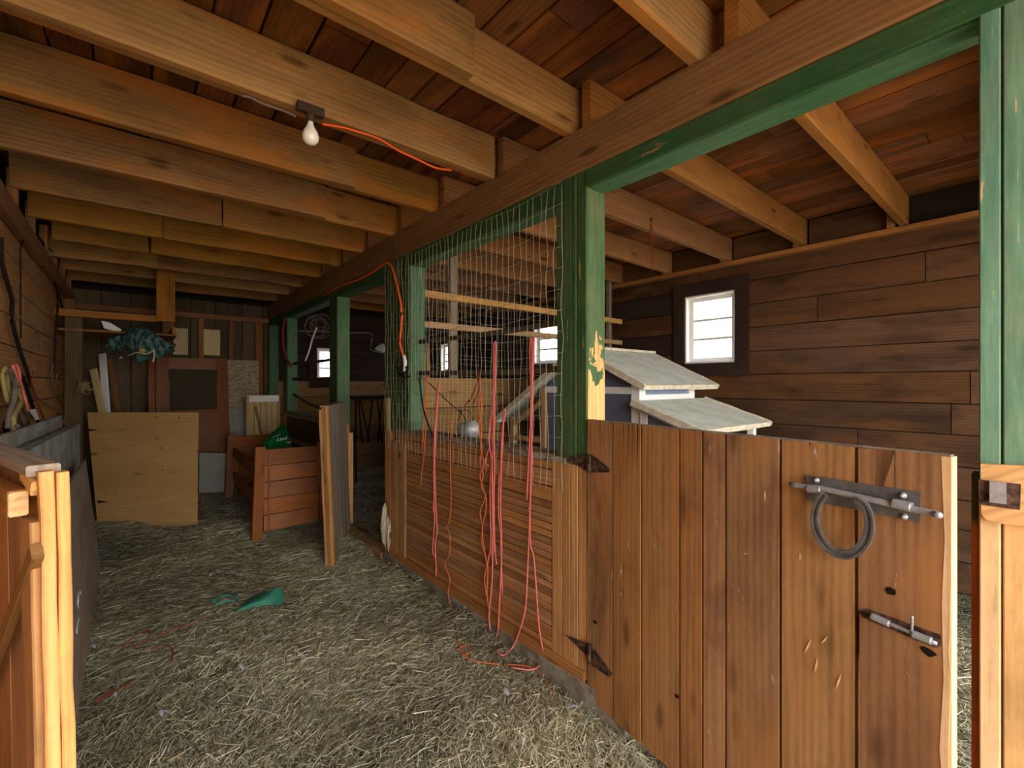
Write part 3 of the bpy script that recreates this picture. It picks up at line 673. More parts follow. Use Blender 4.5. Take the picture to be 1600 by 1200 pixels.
# ================================================================ LEFT NEAR LEAF (open half door)
N0 = V((-.107, 1.30, 0)); ld = V((-.2857, .958, 0)).normalized(); ln = V((-ld.y, ld.x, 0))     # ln points to -X side
def lq(px, py, off=0.0): return onp(px, py, N0+ln*off, ln)
lf = thing('open_half_door', (N0.x, N0.y, .03), 'open plank half door at left edge with diagonal brace and paler edge coloured as lit', 'door')
def lP(u, z, off=0): return N0+ld*u+ln*(off+.002+.018*z/1.27)+Z*z
ZL = 1.275
board('edge_stile', lP(.014, .04, -.021), lP(.014, ZL-.005, -.021), ln, .020, .028, M['raw'], lf, seg=14, jit=.0016)  # edge boards in paler wood, the entrance light put into their colour
board('edge_stile', lP(.012, .04, .002), lP(.012, ZL, .002), ln, .022, .026, M['raw'], lf, seg=14, jit=.0016)
u = .03
for wd_ in (.17, .19, .18, .2, .19, .21): board('board', lP(u+wd_/2, .04, -.012), lP(u+wd_/2, ZL-.02, -.012), ld, wd_-.004, .024, M['orange'], lf, seg=3); u += wd_
board('stile', lP(.055, .06, .016), lP(.055, ZL-.10, .016), ld, .085, .020, M['orange'], lf, seg=6)
board('top_rail', lP(.06, ZL-.065, .034), lP(1.15, ZL-.065, .034), Z, .050, .030, M['orange'], lf, seg=4)
board('end_cap', lP(.055, ZL-.066, .034), lP(.0585, ZL-.066, .034), Z, .047, .028, M['dedge'], lf, seg=1)
board('top_cap', lP(.03, ZL+.0, .002), lP(1.15, ZL+.004, .002), ln, .055, .022, M['gwood'], lf, seg=6, jit=.003)
board('splinter', lP(.025, ZL-.035, .016), lP(.10, ZL-.012, .018), Z, .03, .012, M['raw'], lf)
board('brace', lq(58, 862, .038), lq(-70, 1200, .038), ld, .034, .018, M['joist'], lf, seg=4)

# ================================================================ WEATHERED LEAF (doorway 2)
HL = V((XP-.015, 4.42, 0)); EL = V((1.168, 3.655, 0)); wdv = (HL-EL).normalized(); wn_ = V((wdv.y, -wdv.x, 0))     # towards +X
if wn_.x < 0: wn_ = -wn_
wl_ = thing('weathered_half_door', (EL.x, EL.y, .03), 'grey weathered half door standing open into the aisle beside the cedar box', 'door')
def wP(u, z, off=0): return EL+wdv*u+wn_*off+Z*z+V((-CA, SA, 0))*(.055*z/1.27-.02)
LL = (HL-EL).length; u = .0
for wd_ in (.16, .18, .17, .19, LL-.70-.02): board('board', wP(u+wd_/2, .03+R(0, .02), .035), wP(u+wd_/2, 1.27, .035), wdv, wd_-.004, .026, M['gwood'], wl_, seg=3, jit=.002); u += wd_
for zz in (.15, .65, 1.19): board('ledger', wP(.01, zz, .008), wP(LL-.04, zz, .008), Z, .12, .028, M['orange'], wl_)
board('edge_stile', wP(-.014, .0, .035), wP(-.014, 1.27, .035), wn_, .026, .022, M['orange'], wl_, seg=10, jit=.003)
board('edge_stile', wP(-.012, .02, .010), wP(-.012, 1.265, .010), wn_, .022, .020, M['kick'], wl_, seg=10, jit=.003)
board('edge_stile', wP(-.010, .04, -.012), wP(-.010, 1.25, -.012), wn_, .020, .018, M['orange'], wl_, seg=10, jit=.003)
board('top_cap', wP(0, 1.274, .02), wP(LL-.05, 1.274, .02), wn_, .07, .012, M['gwood'], wl_, seg=4, jit=.002)

# ================================================================ WIRE NETTING
def netting(name, P, u0, u1, z0, z1, su, sz, r, label, seed, top=None, amp=.006, bot=None):
    random.seed(seed); vs, fs = [], []; root = thing(name, P(u0, z0), label, 'netting')
    us = []; u = u0
    while u <= u1+1e-4: us.append(u); u += su
    V_, H_ = ([], []), ([], [])
    for u in us:
        zt = z1 if top is None else top(u); zb = z0 if bot is None else bot(u)
        n = max(3, int((zt-zb)/.10)); ph = R(0, 6)
        pts = [P(u+R(-amp, amp), zb+(zt-zb)*i/n, R(-amp, amp)) for i in range(n+1)]
        tube_geo(smoothpts(pts, 2), r, 4, *V_)
    z = z1
    while z >= z0-1e-4:
        n = max(4, int((u1-u0)/su)); pts = [P(u0+(u1-u0)*i/n, z+R(-amp, amp)*.4-.012*math.sin(i*.37+seed), R(-amp, amp)*.6) for i in range(n+1)]
        tube_geo(pts, r*.7, 4, *H_); z -= sz
    for nm, (v_, f_) in (('upright_wires', V_), ('cross_wires', H_)):
        o = meshob(nm, v_, f_, M['wire'], None, smooth=True); COL.objects.unlink(o); o.name = nm
        o = place(o, Matrix.Identity(4), root); o['kind'] = 'stuff'
    random.seed(seed+50); return root
netting('wire_netting', lambda u, z, d=0: V((XP-.016+d, u, z)), 1.515, 3.50, .93, 2.405, .0505, .102, .0015, 'galvanised welded wire netting stretched over the first stall opening', 11)
netting('wire_netting', lambda u, z, d=0: V((u, YV-.03+d, z)), 2.14, 4.30, 1.50, 2.22, .075, .075, .0012, 'square mesh wire netting on the divider behind the chicken coop', 12)
netting('wire_netting', lambda u, z, d=0: V((u, YV-.03+d, z)), XB+.05, 2.10, 1.52, 2.2, .09, .15, .0012, 'narrow loose wire netting on the divider left of its grey post', 13)

# ================================================================ TWINES
XT = XP-.028
def tw(name, label, strands, mat, r=.0034, group=None):
    o = tubes(name, strands, r, mat, None, 5, 5); props(o, label, 'twine', group); return o
def wig(px0, py0, px1, py1, n, amp, x=XT):
    return [onX(px0+(px1-px0)*i/n+R(-amp, amp), py0+(py1-py0)*i/n, x+R(-.004, .004)) for i in range(n+1)]
def gx(l, x=XT): return [onX(a, b, x+R(-.003, .003)) for a, b in l]
def gz(l, z=.035): return [onZ(a, b, z) for a, b in l]
tw('baling_twine', 'pink twine hanging on the netting, leftmost pink one, ends above the floor', [
  gx([(686, 598), (683, 640), (680, 690), (679, 750), (677, 800)]), gx([(685, 600), (681, 650), (678, 700), (678, 760), (679, 810), (677, 845), (676, 862), (681, 875), (681, 901)]),
  gx([(684, 606), (680, 660), (679, 720), (681, 790), (683, 830), (680, 850), (682, 898)]), gx([(684, 630), (679, 632)])], M['pink'], .0046)
tw('baling_twine', 'thin orange twine with a knot halfway, right of the leftmost pink twine', [
  gx([(707, 645), (704, 690), (704, 745), (705, 780), (702, 815), (698, 822), (703, 840), (702, 868), (695, 880), (703, 905), (700, 925), (705, 950), (710, 965)])], M['orng'], .003)
tw('baling_twine', 'kinked orange twine doubled and knotted, middle of the netting', [
  gx([(752, 612), (748, 640), (753, 670), (751, 700), (756, 725), (750, 745), (757, 770), (758, 778), (750, 800), (754, 822), (752, 845), (760, 880), (757, 905), (760, 930)]),
  gx([(753, 614), (752, 640), (748, 668), (753, 698), (750, 720), (755, 740), (752, 760), (759, 776), (759, 800), (754, 820), (755, 850), (762, 890), (761, 930), (766, 960)])], M['orng'], .0036)
tw('baling_twine', 'thick bundle of pink twine strands hung left of centre from a tied top', [
  gx([(774, 533), (773, 570), (771, 620), (770, 690), (769, 740), (769, 790), (770, 840), (767, 870)]), gx([(772, 535), (771, 580), (773, 640), (771, 700), (766, 750), (766, 800), (767, 850), (762, 880), (761, 915)]),
  gx([(775, 535), (774, 600), (771, 650), (773, 720), (772, 780), (773, 850), (776, 882)]), gx([(769, 640), (765, 670), (764, 690), (769, 730), (771, 800), (770, 870), (768, 920), (764, 960), (766, 985)]), gx([(764, 700), (758, 722), (764, 728)])], M['pink'], .0042)
tw('baling_twine', 'pink twine looped at its top, right beside the thick bundle', [
  gx([(784, 642), (788, 640), (790, 645), (787, 660), (785, 700), (780, 750), (779, 800), (782, 830), (783, 870), (785, 927)]),
  gx([(787, 646), (784, 690), (783, 740), (782, 790), (784, 850), (783, 890), (780, 950), (778, 985), (772, 1003)])], M['pink'], .0042)
tw('baling_twine', 'pink twine hung rightmost on the netting with tails trailing on the hay', [
  gx([(829, 527), (828, 560), (830, 620), (828, 680), (825, 740), (823, 781)]), gx([(835, 528), (833, 570), (831, 620), (831, 690), (829, 760), (826, 800)]),
  gx([(833, 530), (830, 600), (829, 680), (830, 740), (828, 800), (826, 850), (824, 900), (821, 950), (812, 985)])+gz([(800, 1012), (785, 1024), (775, 1015)], .04),
  gx([(831, 528), (832, 620), (829, 700), (828, 790), (829, 850), (834, 870), (838, 920), (842, 975), (847, 1010)])+gz([(850, 1030), (832, 1046), (800, 1043)], .04)], M['pink'], .0042)
tw('baling_twine', 'dark orange twine tangled in the netting next to the far green post', [
  gx([(665, 585), (664, 630), (661, 670), (663, 705), (659, 740), (657, 760)]), gx([(668, 588), (666, 640), (664, 690), (660, 720)]), gx([(661, 590), (665, 610), (662, 640), (660, 700)])], M['orng'], .003)
tw('baling_twine', 'red brown twine ends hanging inside the stall behind the netting', [
  gx([(750, 580), (745, 600), (738, 618), (734, 628)], XM), gx([(748, 582), (748, 610), (740, 630)], XM), gx([(734, 625), (728, 632), (726, 640)], XM)], M['redt'], .005)
tw('baling_twine', 'orange twine hanging from a stall joist above the chicken coop', [
  [onY(a, b, 2.0) for a, b in l] for l in ([(1016, 340), (1020, 370), (1018, 400), (1019, 425)], [(1019, 340), (1015, 372), (1020, 398), (1022, 418)])], M['redt'], .003)
tw('baling_twine', 'loose red twine strands lying on the hay at the lower left', [
  gz([(190, 1012), (215, 990), (235, 985), (228, 1000), (205, 1010)]), gz([(235, 1015), (260, 1008), (270, 1020), (268, 1035)]), gz([(245, 995), (280, 980), (300, 975), (320, 965)])], M['redt'], .003)
tw('baling_twine', 'short red orange twine scrap lying on the hay, nearest the camera', [
  gz([(150, 1095), (170, 1082), (190, 1075), (205, 1062)]), gz([(152, 1097), (178, 1080), (204, 1068)])], M['redt'], .003)
tw('baling_twine', 'orange twine snarl lying on the hay at the foot of the slatted panel', [
  gz([(712, 975), (716, 1000), (722, 1020), (740, 1032), (760, 1036), (780, 1038)]), gz([(715, 1015), (728, 1008), (735, 1018), (722, 1026)]), gz([(790, 1038), (830, 1042), (850, 1060), (862, 1084)])], M['orng'], .003)

# ================================================================ LIGHT FITTING AND CORDS
YJ = 2.10-.052
lb = thing('ceiling_lamp', onY(485, 190, YJ-.03), 'bare white bulb in a brown socket box fixed to a ceiling joist', 'lamp')
a, b = onY(464, 172, YJ-.018), onY(505, 184, YJ-.018)
zc = 2.612
board('junction_box', V((a.x, YJ-.02, zc)), V((b.x, YJ-.02, zc)), Z, .036, .036, M['brown'], lb, seg=1)
cx_ = (a.x+b.x)/2; lathe('socket', [(.017, 0), (.019, .008), (.016, .03), (.014, .034)], (cx_, YJ-.02, zc-.018), (0, 0, -1), M['brown'], lb, 14)
lathe('bulb', [(.012, 0), (.0125, .012), (.019, .026), (.030, .046), (.034, .062), (.031, .080), (.019, .094), (.001, .098)], (cx_, YJ-.02, zc-.050), (0, 0, -1), M['bulb'], lb, 20)
o = tube('extension_cord', [onY(504, 194, YJ-.03), onY(530, 198, YJ-.008), onY(560, 206, YJ-.012), onY(592, 217, YJ-.008), onY(622, 235, YJ-.012), onY(650, 248, YJ-.008), onY(680, 262, YJ-.008), onY(705, 266, YJ-.004)], .0055, M['ext']); props(o, 'orange cord stapled along the joist beside the bulb', 'cord')
o = tube('grey_cable', [onY(462, 182, YJ-.012), onY(440, 172, YJ-.008), onY(410, 162, YJ-.008), onY(390, 152, YJ-.004), onY(378, 150, YJ-.004)], .005, M['grope']); props(o, 'grey cable running left from the socket box under the joist', 'cable')
o = tube('extension_cord', [onX(505, 462, XP-.012), onX(530, 448, XP-.012), onX(560, 437, XP-.012), onX(584, 424, XP-.012), onX(603, 411, XP-.012), onX(612, 418, XP-.014), onX(619, 440, XP-.02), onX(627, 480, XP-.03), onX(627, 510, XP-.03), onX(625, 535, XP-.03), onX(631, 560, XP-.026)], .0095, M['ext']); props(o, 'orange cord draped down the green post at the netting edge', 'cord')
o = tube('extension_cord', [onX(446, 497, XP-.015), onX(442, 515, XP-.02), onX(443, 540, XP-.025), onX(448, 560, XP-.02), onX(455, 572, XP-.015)], .016, M['redt']); props(o, 'dark red cord hanging on the farthest green posts', 'cord')
o = tube('power_plug', [onX(631, 556, XP-.03), onX(633, 566, XP-.032), onX(632, 580, XP-.03)], lambda t: .014*(1-.3*abs(t-.4)), M['tag'], sides=8); props(o, 'pale plug at the end of the orange cord on the green post', 'plug')
o = tubes('black_cable', [[onX(x_, y_, XP-.03) for x_, y_ in l] for l in ([(622, 560), (620, 575), (628, 585), (636, 578), (630, 570), (622, 580), (628, 592), (626, 610), (627, 625)], [(655, 590), (658, 615), (662, 640), (668, 660), (676, 682)], [(625, 585), (632, 590), (640, 588)])], .006, M['black']); props(o, 'black cable tangled round the far green post below the plug', 'cable')
o = tube('white_cable', [dep(495, 512, 5.6), dep(488, 530, 5.6), dep(483, 548, 5.6), dep(477, 564, 5.6)], .010, M['tag']); props(o, 'white cord hanging in front of the wire coils', 'cord')
o = tube('hanging_wire', [onX(655, 587, XM), onX(672, 600, XM), onX(690, 618, XM), onX(705, 632, XM), onX(722, 646, XM-.01), onX(728, 658, XM-.02)], .004, M['cable']); props(o, 'dark wire sagging behind the netting to the dented can', 'wire')

# ================================================================ CHICKEN COOP
cp = thing('chicken_coop', (2.6, 1.78, 0), 'white and blue grey chicken coop with grey pitched roofs inside the first stall', 'chicken coop')
CX0, CX1, CY0, CY1 = 2.60, 3.32, 1.78, 3.12
def cpost(x, y, z1, m='coopw', w_=.05): board('corner_post', (x, y, 0), (x, y, z1), X, w_, w_, M[m], cp, seg=1, jit=0)
cpost(CX0+.035, CY0+.035, 1.44, w_=.07); cpost(CX1-.035, CY0+.035, 1.44, w_=.07); cpost(CX0+.025, 2.71, 1.42, 'coopt'); cpost(CX1-.025, 2.71, 1.42); cpost(CX0+.025, 3.11, 1.16, 'coopt'); cpost(CX1-.025, 3.11, 1.16)
def rail_(a, b, wd_, w_=.05, m='coopw'): board('rail', a, b, wd_, w_, .03, M[m], cp, seg=1, jit=0)
xg = CX0+.012
rail_((xg, CY0+.055, 1.405), (xg, 2.685, 1.405), Z); rail_((xg, CY0+.055, .10), (xg, 2.685, .10), Z); rail_((xg, CY0+.055, .80), (xg, 2.685, .80), Z)
rail_((xg, 2.28, .82), (xg, 2.28, 1.38), Y_)
board('side_panel', (xg+.012, CY0+.05, 1.10), (xg+.012, 2.69, 1.10), Z, .58, .012, M['coopp'], cp, seg=1, jit=0)
board('side_panel', (xg+.012, CY0+.05, .45), (xg+.012, 2.69, .45), Z, .66, .012, M['coopp'], cp, seg=1, jit=0)
prism('gable_panel', [(CX0+.02, 1.80, 1.42), (CX0+.02, 2.28, 1.66), (CX0+.02, 2.66, 1.45), (CX0+.02, 2.66, 1.42)], X, .012, M['coopp'], cp)
rail_((xg, 2.735, 1.30), (xg, 3.09, 1.10), Z, .04, 'coopt'); rail_((xg, 2.735, .98), (xg, 3.09, .98), Z, .04, 'coopt'); rail_((xg, 2.735, .5), (xg, 3.09, .5), Z, .04, 'coopt')
yg = CY0+.016
rail_((CX0+.05, yg, 1.355), (CX1-.05, yg, 1.355), Z, .045); rail_((CX0+.05, yg, .1), (CX1-.05, yg, .1), Z)
board('front_panel', (CX0+.05, yg+.012, 1.41), (CX1-.05, yg+.012, 1.41), Z, .07, .012, M['coopb'], cp, seg=1, jit=0); board('front_panel', (CX0+.05, yg+.012, .73), (CX1-.05, yg+.012, .73), Z, 1.2, .012, M['coopp'], cp, seg=1, jit=0)
board('back_panel', (CX1-.01, CY0+.05, .75), (CX1-.01, 2.69, .75), Z, 1.3, .012, M['coopp'], cp, seg=1, jit=0)
RX0, RX1 = 2.52, 3.50
def roof(name, p0, p1, x0, x1, t=.022):      # p = (y, z) eave and ridge
    A = V(((x0+x1)/2, p0[0], p0[1])); B = V(((x0+x1)/2, p1[0], p1[1])); L = (B-A); n_ = L.cross(X).normalized()
    if n_.z < 0: n_ = -n_
    r_ = board(name, A+n_*t/2, B+n_*t/2, X, x1-x0, t*.6, M['coopr'], cp, seg=6, jit=.001, ch=.002)
    for xx in (x0, x1): board('barge_board', V((xx, *p0))+n_*.006, V((xx, *p1))+n_*.006, n_, .045, .022, M['cooprim'], r_, seg=5, jit=.002)
    e = V((x0-.012, *p0)); f_ = V((x1+.012, *p0)); board('eave_board', e+n_*.006, f_+n_*.006, n_, .036, .022, M['cooprim'], r_, seg=6, jit=.003)
    return r_
roof('roof_panel', (1.70, 1.425), (2.28, 1.705), RX0, RX1); roof('roof_panel', (3.34-.09, 1.115), (2.28, 1.705), RX0, RX1)
board('ridge_board', (RX0-.01, 2.28, 1.725), (RX1+.01, 2.28, 1.725), Y_, .085, .022, M['cooprim'], cp, seg=8, jit=.003)
roof('nest_box_roof', (1.30, 1.165), (1.775, 1.325), 2.50, 3.46)
NX0, NX1 = 2.60, 3.36
for xx in (NX0+.02, NX1-.02): board('nest_post', (xx, 1.37, .45), (xx, 1.37, 1.165), X, .045, .045, M['coopw'], cp, seg=1, jit=0)
prism('nest_side', [(NX0, 1.36, .5), (NX0, 1.775, .5), (NX0, 1.775, 1.29), (NX0, 1.36, 1.15)], X, .012, M['coopp'], cp)
board('nest_rail', (NX0-.006, 1.36, 1.155), (NX0-.006, 1.775, 1.295), Z, .05, .016, M['coopw'], cp, seg=1); board('nest_rail', (NX0-.006, 1.745, .5), (NX0-.006, 1.745, 1.27), Y_, .05, .016, M['coopw'], cp, seg=1)
board('nest_front', (NX0+.02, 1.355, .80), (NX1-.02, 1.355, .80), Z, .6, .014, M['coopp'], cp, seg=1)
board('nest_floor', (NX0, 1.56, .5), (NX1, 1.56, .5), Y_, .4, .014, M['coopw'], cp, seg=1)
dr_ = [(2.75, 2.2, 1.69), (2.88, 2.16, 1.67), (3.05, 1.78, 1.485), (2.60, 1.95, 1.56), (3.1, 1.35, 1.205), (3.2, 1.36, 1.206), (3.28, 1.40, 1.214), (2.9, 1.55, 1.27)]

# dented can on the sill behind the netting
dc = thing('dented_can', onX(732, 690, XB+.03), 'dented grey metal can lying on the sill behind the netting', 'can')
c0 = onX(722, 672, XB-.02); ax = V((.35, -.9, .12)).normalized(); pr = [(.001, 0), (.052, .002), (.056, .02), (.053, .06), (.058, .10), (.050, .10), (.046, .03), (.001, .028)]
lathe('can_body', pr, c0, ax, M['steel'], dc, 18)
tube('can_handle', [c0+ax*.09+V((0, 0, .05)), c0+ax*.05+V((0, -.02, .12)), c0+ax*.0+V((0, 0, .13)), c0+ax*-.01+V((0, .03, .06))], .004, M['rust'], dc)

# ================================================================ CEDAR BOX (long open manger)
bx_ = thing('cedar_manger', (1.15, 5.7, 0), 'long open red cedar box with panelled ends beside the weathered half door', 'manger')
def box_end(yc, x0, x1, z1, flat=0):
    for xx, lean in ((x0, -.03), (x1, .03)):
        board('corner_post', (xx+lean, yc, -.0), (xx, yc, z1+.03), X, .085, .07, M['bed'], bx_, seg=3)
    n = 5; hh = (z1-.07)/n
    for k in range(n): board('end_board', (x0+.03, yc, .07+hh*(k+.5)), (x1-.03, yc, .07+hh*(k+.5)), Z, hh-.005, .026, M['bed'], bx_, seg=2, jit=.002)
    board('end_cleat', (x0+.072, yc-.02, .07), (x0+.072, yc-.02, z1-.01), X, .018, .02, M['bed'], bx_)
box_end(4.76, .92, 1.47, .835); box_end(6.80, .99, 1.50, .775)
for x_, x2 in ((.945, 1.01), (1.46, 1.49)):
    for z_ in (.60, .30): board('side_rail', (x_, 4.78, z_), (x2, 6.78, z_-.03), Z, .12, .025, M['bed'], bx_, seg=3)
board('bottom_board', (1.2, 4.8, .14), (1.24, 6.77, .14), X, .46, .02, M['bed'], bx_)
# feed sack
def sack():
    r = thing('feed_sack', (1.3, 5.05, .2), 'green plastic feed sack with white script standing in the cedar box', 'sack')
    A = [dep(411, 690, 4.75), dep(420, 682, 4.8), dep(436, 666, 4.95), dep(441, 662, 5.0), dep(446, 664, 4.95), dep(452, 682, 4.85), dep(458, 708, 4.75), dep(458, 722, 4.7), dep(413, 722, 4.7)]
    back = [p+ray(440, 690).normalized()*.14 for p in A]; cen = sum(A, V())/len(A); front = [p+(cen-p)*.35-ray(440, 690).normalized()*.045 for p in A]
    n = len(A); vs = A+back+front; fs = [(i, (i+1) % n, (i+1) % n+n, i+n) for i in range(n)]+[tuple(range(n, 2*n))]+[(i, i+2*n, (i+1) % n+2*n, (i+1) % n) for i in range(n)]+[tuple(range(2*n, 3*n))]
    c = cen; b = meshob('sack_body', [v-c for v in vs], fs, M['bag'], r, Matrix.Translation(c), smooth=False)
    # white script lettering, three short lines
    d = (ray(440, 690)).normalized(); ctr = sum(front, V())/n-d*.004
    ex = V((CA, -SA, 0)); ey = Z
    for (tx, ox, oy, s_) in (('Land', -.005, -.008, .052), ('Garden', .002, -.055, .044)):
        cu = bpy.data.curves.new('lettering', 'FONT'); cu.body = tx; cu.size = s_; cu.shear = .35; cu.extrude = .0006
        tmp = bpy.data.objects.new('tmp', cu); COL.objects.link(tmp); dg = bpy.context.evaluated_depsgraph_get(); me = bpy.data.meshes.new_from_object(tmp.evaluated_get(dg)); bpy.data.objects.remove(tmp)
        me.materials.clear(); me.materials.append(M['tag']); a = math.radians(22)
        e1 = ex*math.cos(a)+ey*math.sin(a); e2 = -ex*math.sin(a)+ey*math.cos(a); Mx = Matrix.Identity(4)
        for i, e in enumerate((e1, e2, -d)):
            for j in range(3): Mx[j][i] = e[j]
        Mx.translation = ctr+ex*(ox-.03)+ey*oy-d*.035; place(bpy.data.objects.new('lettering', me), Mx, b)
    tube('seam', [ctr+ex*-.08+ey*.03-d*.03, ctr+ex*-.04+ey*.045-d*.03, ctr+ex*.01+ey*.065-d*.03], .002, M['tag'], b)
sack()
# ================================================================ BACK OF THE AISLE
# plywood sheet
PW = [dep(134, 644, 4.98), dep(307, 644, 4.88), dep(312, 822, 4.64), dep(150, 822, 4.66)]
n_ = (PW[1]-PW[0]).cross(PW[3]-PW[0]).normalized()
if n_.dot(ray(220, 700)) < 0: n_ = -n_
pw = prism('plywood_sheet', PW, n_, .016, M['ply'], None, along=PW[1]-PW[0]); props(pw, 'yellow plywood sheet leaning across the aisle end before the red door', 'plywood')
random.seed(21)
for (px, py) in ((167, 658), (244, 652), (280, 653), (241, 666), (255, 674), (245, 685), (252, 700), (163, 700), (254, 735), (258, 760), (172, 740), (250, 790), (180, 770), (200, 690)):
    c = onp(px, py, PW[0]-n_*.0005, n_); e1 = (PW[1]-PW[0]).normalized(); e2 = n_.cross(e1); rr_ = R(.004, .009)
    prism('nail_hole', [c+e1*rr_*math.cos(k)+e2*rr_*math.sin(k) for k in (0, 1, 2, 3, 4, 5.2)], -n_, .001, M['gap'], pw)  # flat dark disc paints the shade inside a hole
for (px, py) in ((137, 672), (153, 784)):
    c = [onp(px+dx, py+dy, PW[0]-n_*.0005, n_) for dx, dy in ((0, -2), (18, 0), (0, 2))]; prism('slot', c, -n_, .001, M['gap'], pw)  # dark sliver paints the shade in the slot
# red door
yr = 7.22
A, B = onY(243, 560, yr+.3), onY(355, 560, yr+.3)
rd = thing('red_door', ((A.x+B.x)/2, yr, 0), 'red brown panel door with one grimy glass pane leaning on back wall', 'door')
x0, x1 = A.x, B.x; dl = .28; zt = 1.80
def rp(x, z_, off=0): return V((x, yr+dl*z_/zt+off, z_))
board('stile', rp(x0+.07, 0), rp(x0+.07, zt), X, .14, .04, M['red'], rd); board('stile', rp(x1-.07, 0), rp(x1-.07, zt), X, .14, .04, M['red'], rd)
board('rail', rp(x0+.14, zt-.08), rp(x1-.14, zt-.08), Z, .16, .04, M['red'], rd); board('rail', rp(x0+.14, 1.05), rp(x1-.14, 1.05), Z, .12, .04, M['red'], rd); board('rail', rp(x0+.14, .12), rp(x1-.14, .12), Z, .24, .04, M['red'], rd)
board('lower_panel', rp(x0+.13, .62, .005), rp(x1-.13, .62, .005), Z, .78, .018, M['red'], rd)
pn = board('glass_pane', rp(x0+.13, 1.37, .004), rp(x1-.13, 1.37, .004), Z, .55, .008, M['dirtg'], rd, seg=1); pn['label'] = 'grimy grey glass pane'
board('glazing_bead', rp(x0+.14, 1.635, -.015), rp(x1-.14, 1.635, -.015), Z, .014, .014, M['pale'], rd)
o = board('door_frame_board', (x0-.04, yr+.05, 0), (x0-.04, yr+.34, 1.79), X, .07, .04, M['red'], None); props(o, 'narrow red brown jamb board against the red door\'s left side', 'board')
# offcuts on the back wall
for (px0, px1, py0, py1, lab) in ((270, 293, 513, 555, 'pale pine offcut on the back wall, nearer the hanging shelf'), (317, 343, 515, 556, 'pale pine offcut on the back wall, the wider right one')):
    a, b = onY(px0, py0, YF-.02), onY(px1, py1, YF-.02); o = board('pine_offcut', ((a.x+b.x)/2, YF-.079, b.z), ((a.x+b.x)/2, YF-.079, a.z), X, b.x-a.x, .02, M['pale'], None); props(o, lab, 'board')
a, b = onY(353, 562, 7.55), onY(405, 636, 7.55)
o = board('strand_board_sheet', ((a.x+b.x)/2, 7.52, 0.62), ((a.x+b.x)/2, 7.60, a.z), X, b.x-a.x, .014, M['osb'], None, seg=1); props(o, 'grey strand board sheet standing on the back wall right of red door', 'board')
a, b = onY(360, 640, 7.35), onY(388, 700, 7.35)
o = board('grey_sheet', ((a.x+b.x)/2, 7.36, 0.0), ((a.x+b.x)/2, 7.44, 1.10), X, .34, .02, M['greyp'], None, seg=1); props(o, 'dull grey sheet standing below the strand board', 'board')
a, b = dep(311, 707, 5.85), dep(352, 707, 6.1)
o = prism('pale_sheet', [a, b, dep(351, 770, 5.95), dep(312, 772, 5.75)], (0, 1, 0), .012, M['greyp']); props(o, 'small pale grey sheet on the floor right of the plywood', 'board')
# boards leaning in the left corner
for (t_, b_, w_, m, lab) in (((160, 553), (178, 800), .075, 'white', 'tall whitish board leaning in the left back corner'), ((146, 577), (184, 760), .075, 'pale', 'short pale board leaning left of the whitish board'), ((171, 560), (195, 700), .05, 'stud', 'thin brown board leaning right of the whitish board')):
    dd = 5.32 if t_[0] != 146 else 5.2
    o = board('leaning_board', dep(t_[0], t_[1], dd+.2), dep(b_[0], b_[1], dd-.1 if b_[1] > 780 else dd), (CA, -SA, 0), w_, .025, M[m], None); props(o, lab, 'board')
# small plank pallet right of the sheets
pg = thing('plank_crate', (1.37, 6.98, 0), 'upright slatted wooden crate lid with dusty white top behind the cedar box', 'crate')
a, b = onY(388, 620, 6.98), onY(434, 620, 6.98); wv_ = (b.x-a.x)/5
for k in range(5): board('slat', (a.x+wv_*(k+.5), 6.98, .05), (a.x+wv_*(k+.5), 7.0, 1.27), X, wv_-.006, .02, M['pale'], pg)
board('top_rail', (a.x, 6.955, 1.25), (b.x, 6.955, 1.25), Z, .09, .05, M['white'], pg); board('brace', (a.x+.08, 6.955, 1.15), (a.x+.22, 6.955, .4), X, .03, .02, M['kick'], pg)
for xx in (a.x-.012, b.x+.012): board('side_rail', (xx, 6.975, .03), (xx, 6.99, 1.3), X, .03, .05, M['coopt'], pg)
# hanging shelf with blankets
YS_ = 6.25; ps = onY(259, 470, YS_)
sh = thing('hanging_shelf', (ps.x, YS_, 2.12), 'wooden overhead rack hung from the joists by a broad post at aisle end', 'shelf')
board('hanger_post', (ps.x, YS_-.02, 2.13), (ps.x, YS_-.02, ZT+.2), X, .165, .04, M['joist'], sh); 
zr = 2.155; board('rail', (XL, YS_+.01, zr), (ps.x-.08, YS_+.01, zr), Z, .07, .045, M['joist'], sh)
board('hanger_post', (ps.x+.06, 7.0, 2.0), (ps.x+.06, 7.0, ZT+.2), X, .12, .04, M['stud'], sh); board('rail', (XL, 7.0, 2.03), (ps.x+.06, 7.0, 2.03), Z, .06, .04, M['stud'], sh)
for k in range(3): board('shelf_board', (XL+.02, 6.36+.22*k, 1.99), (ps.x+.1, 6.36+.22*k, 1.99), Y_, .2, .022, M['stud'], sh)
board('side_rail', (ps.x+.07, 6.24, 2.04), (ps.x+.07, 7.1, 2.04), Z, .08, .03, M['stud'], sh)
o = prism('white_board', [dep(158, 501, 4.75), dep(172, 504, 4.75), dep(190, 515, 4.75), dep(187, 520, 4.75), dep(163, 513, 4.75)], ray(175, 510), .015, M['white']); props(o, 'small white panel sticking out of the overhead rack', 'board')
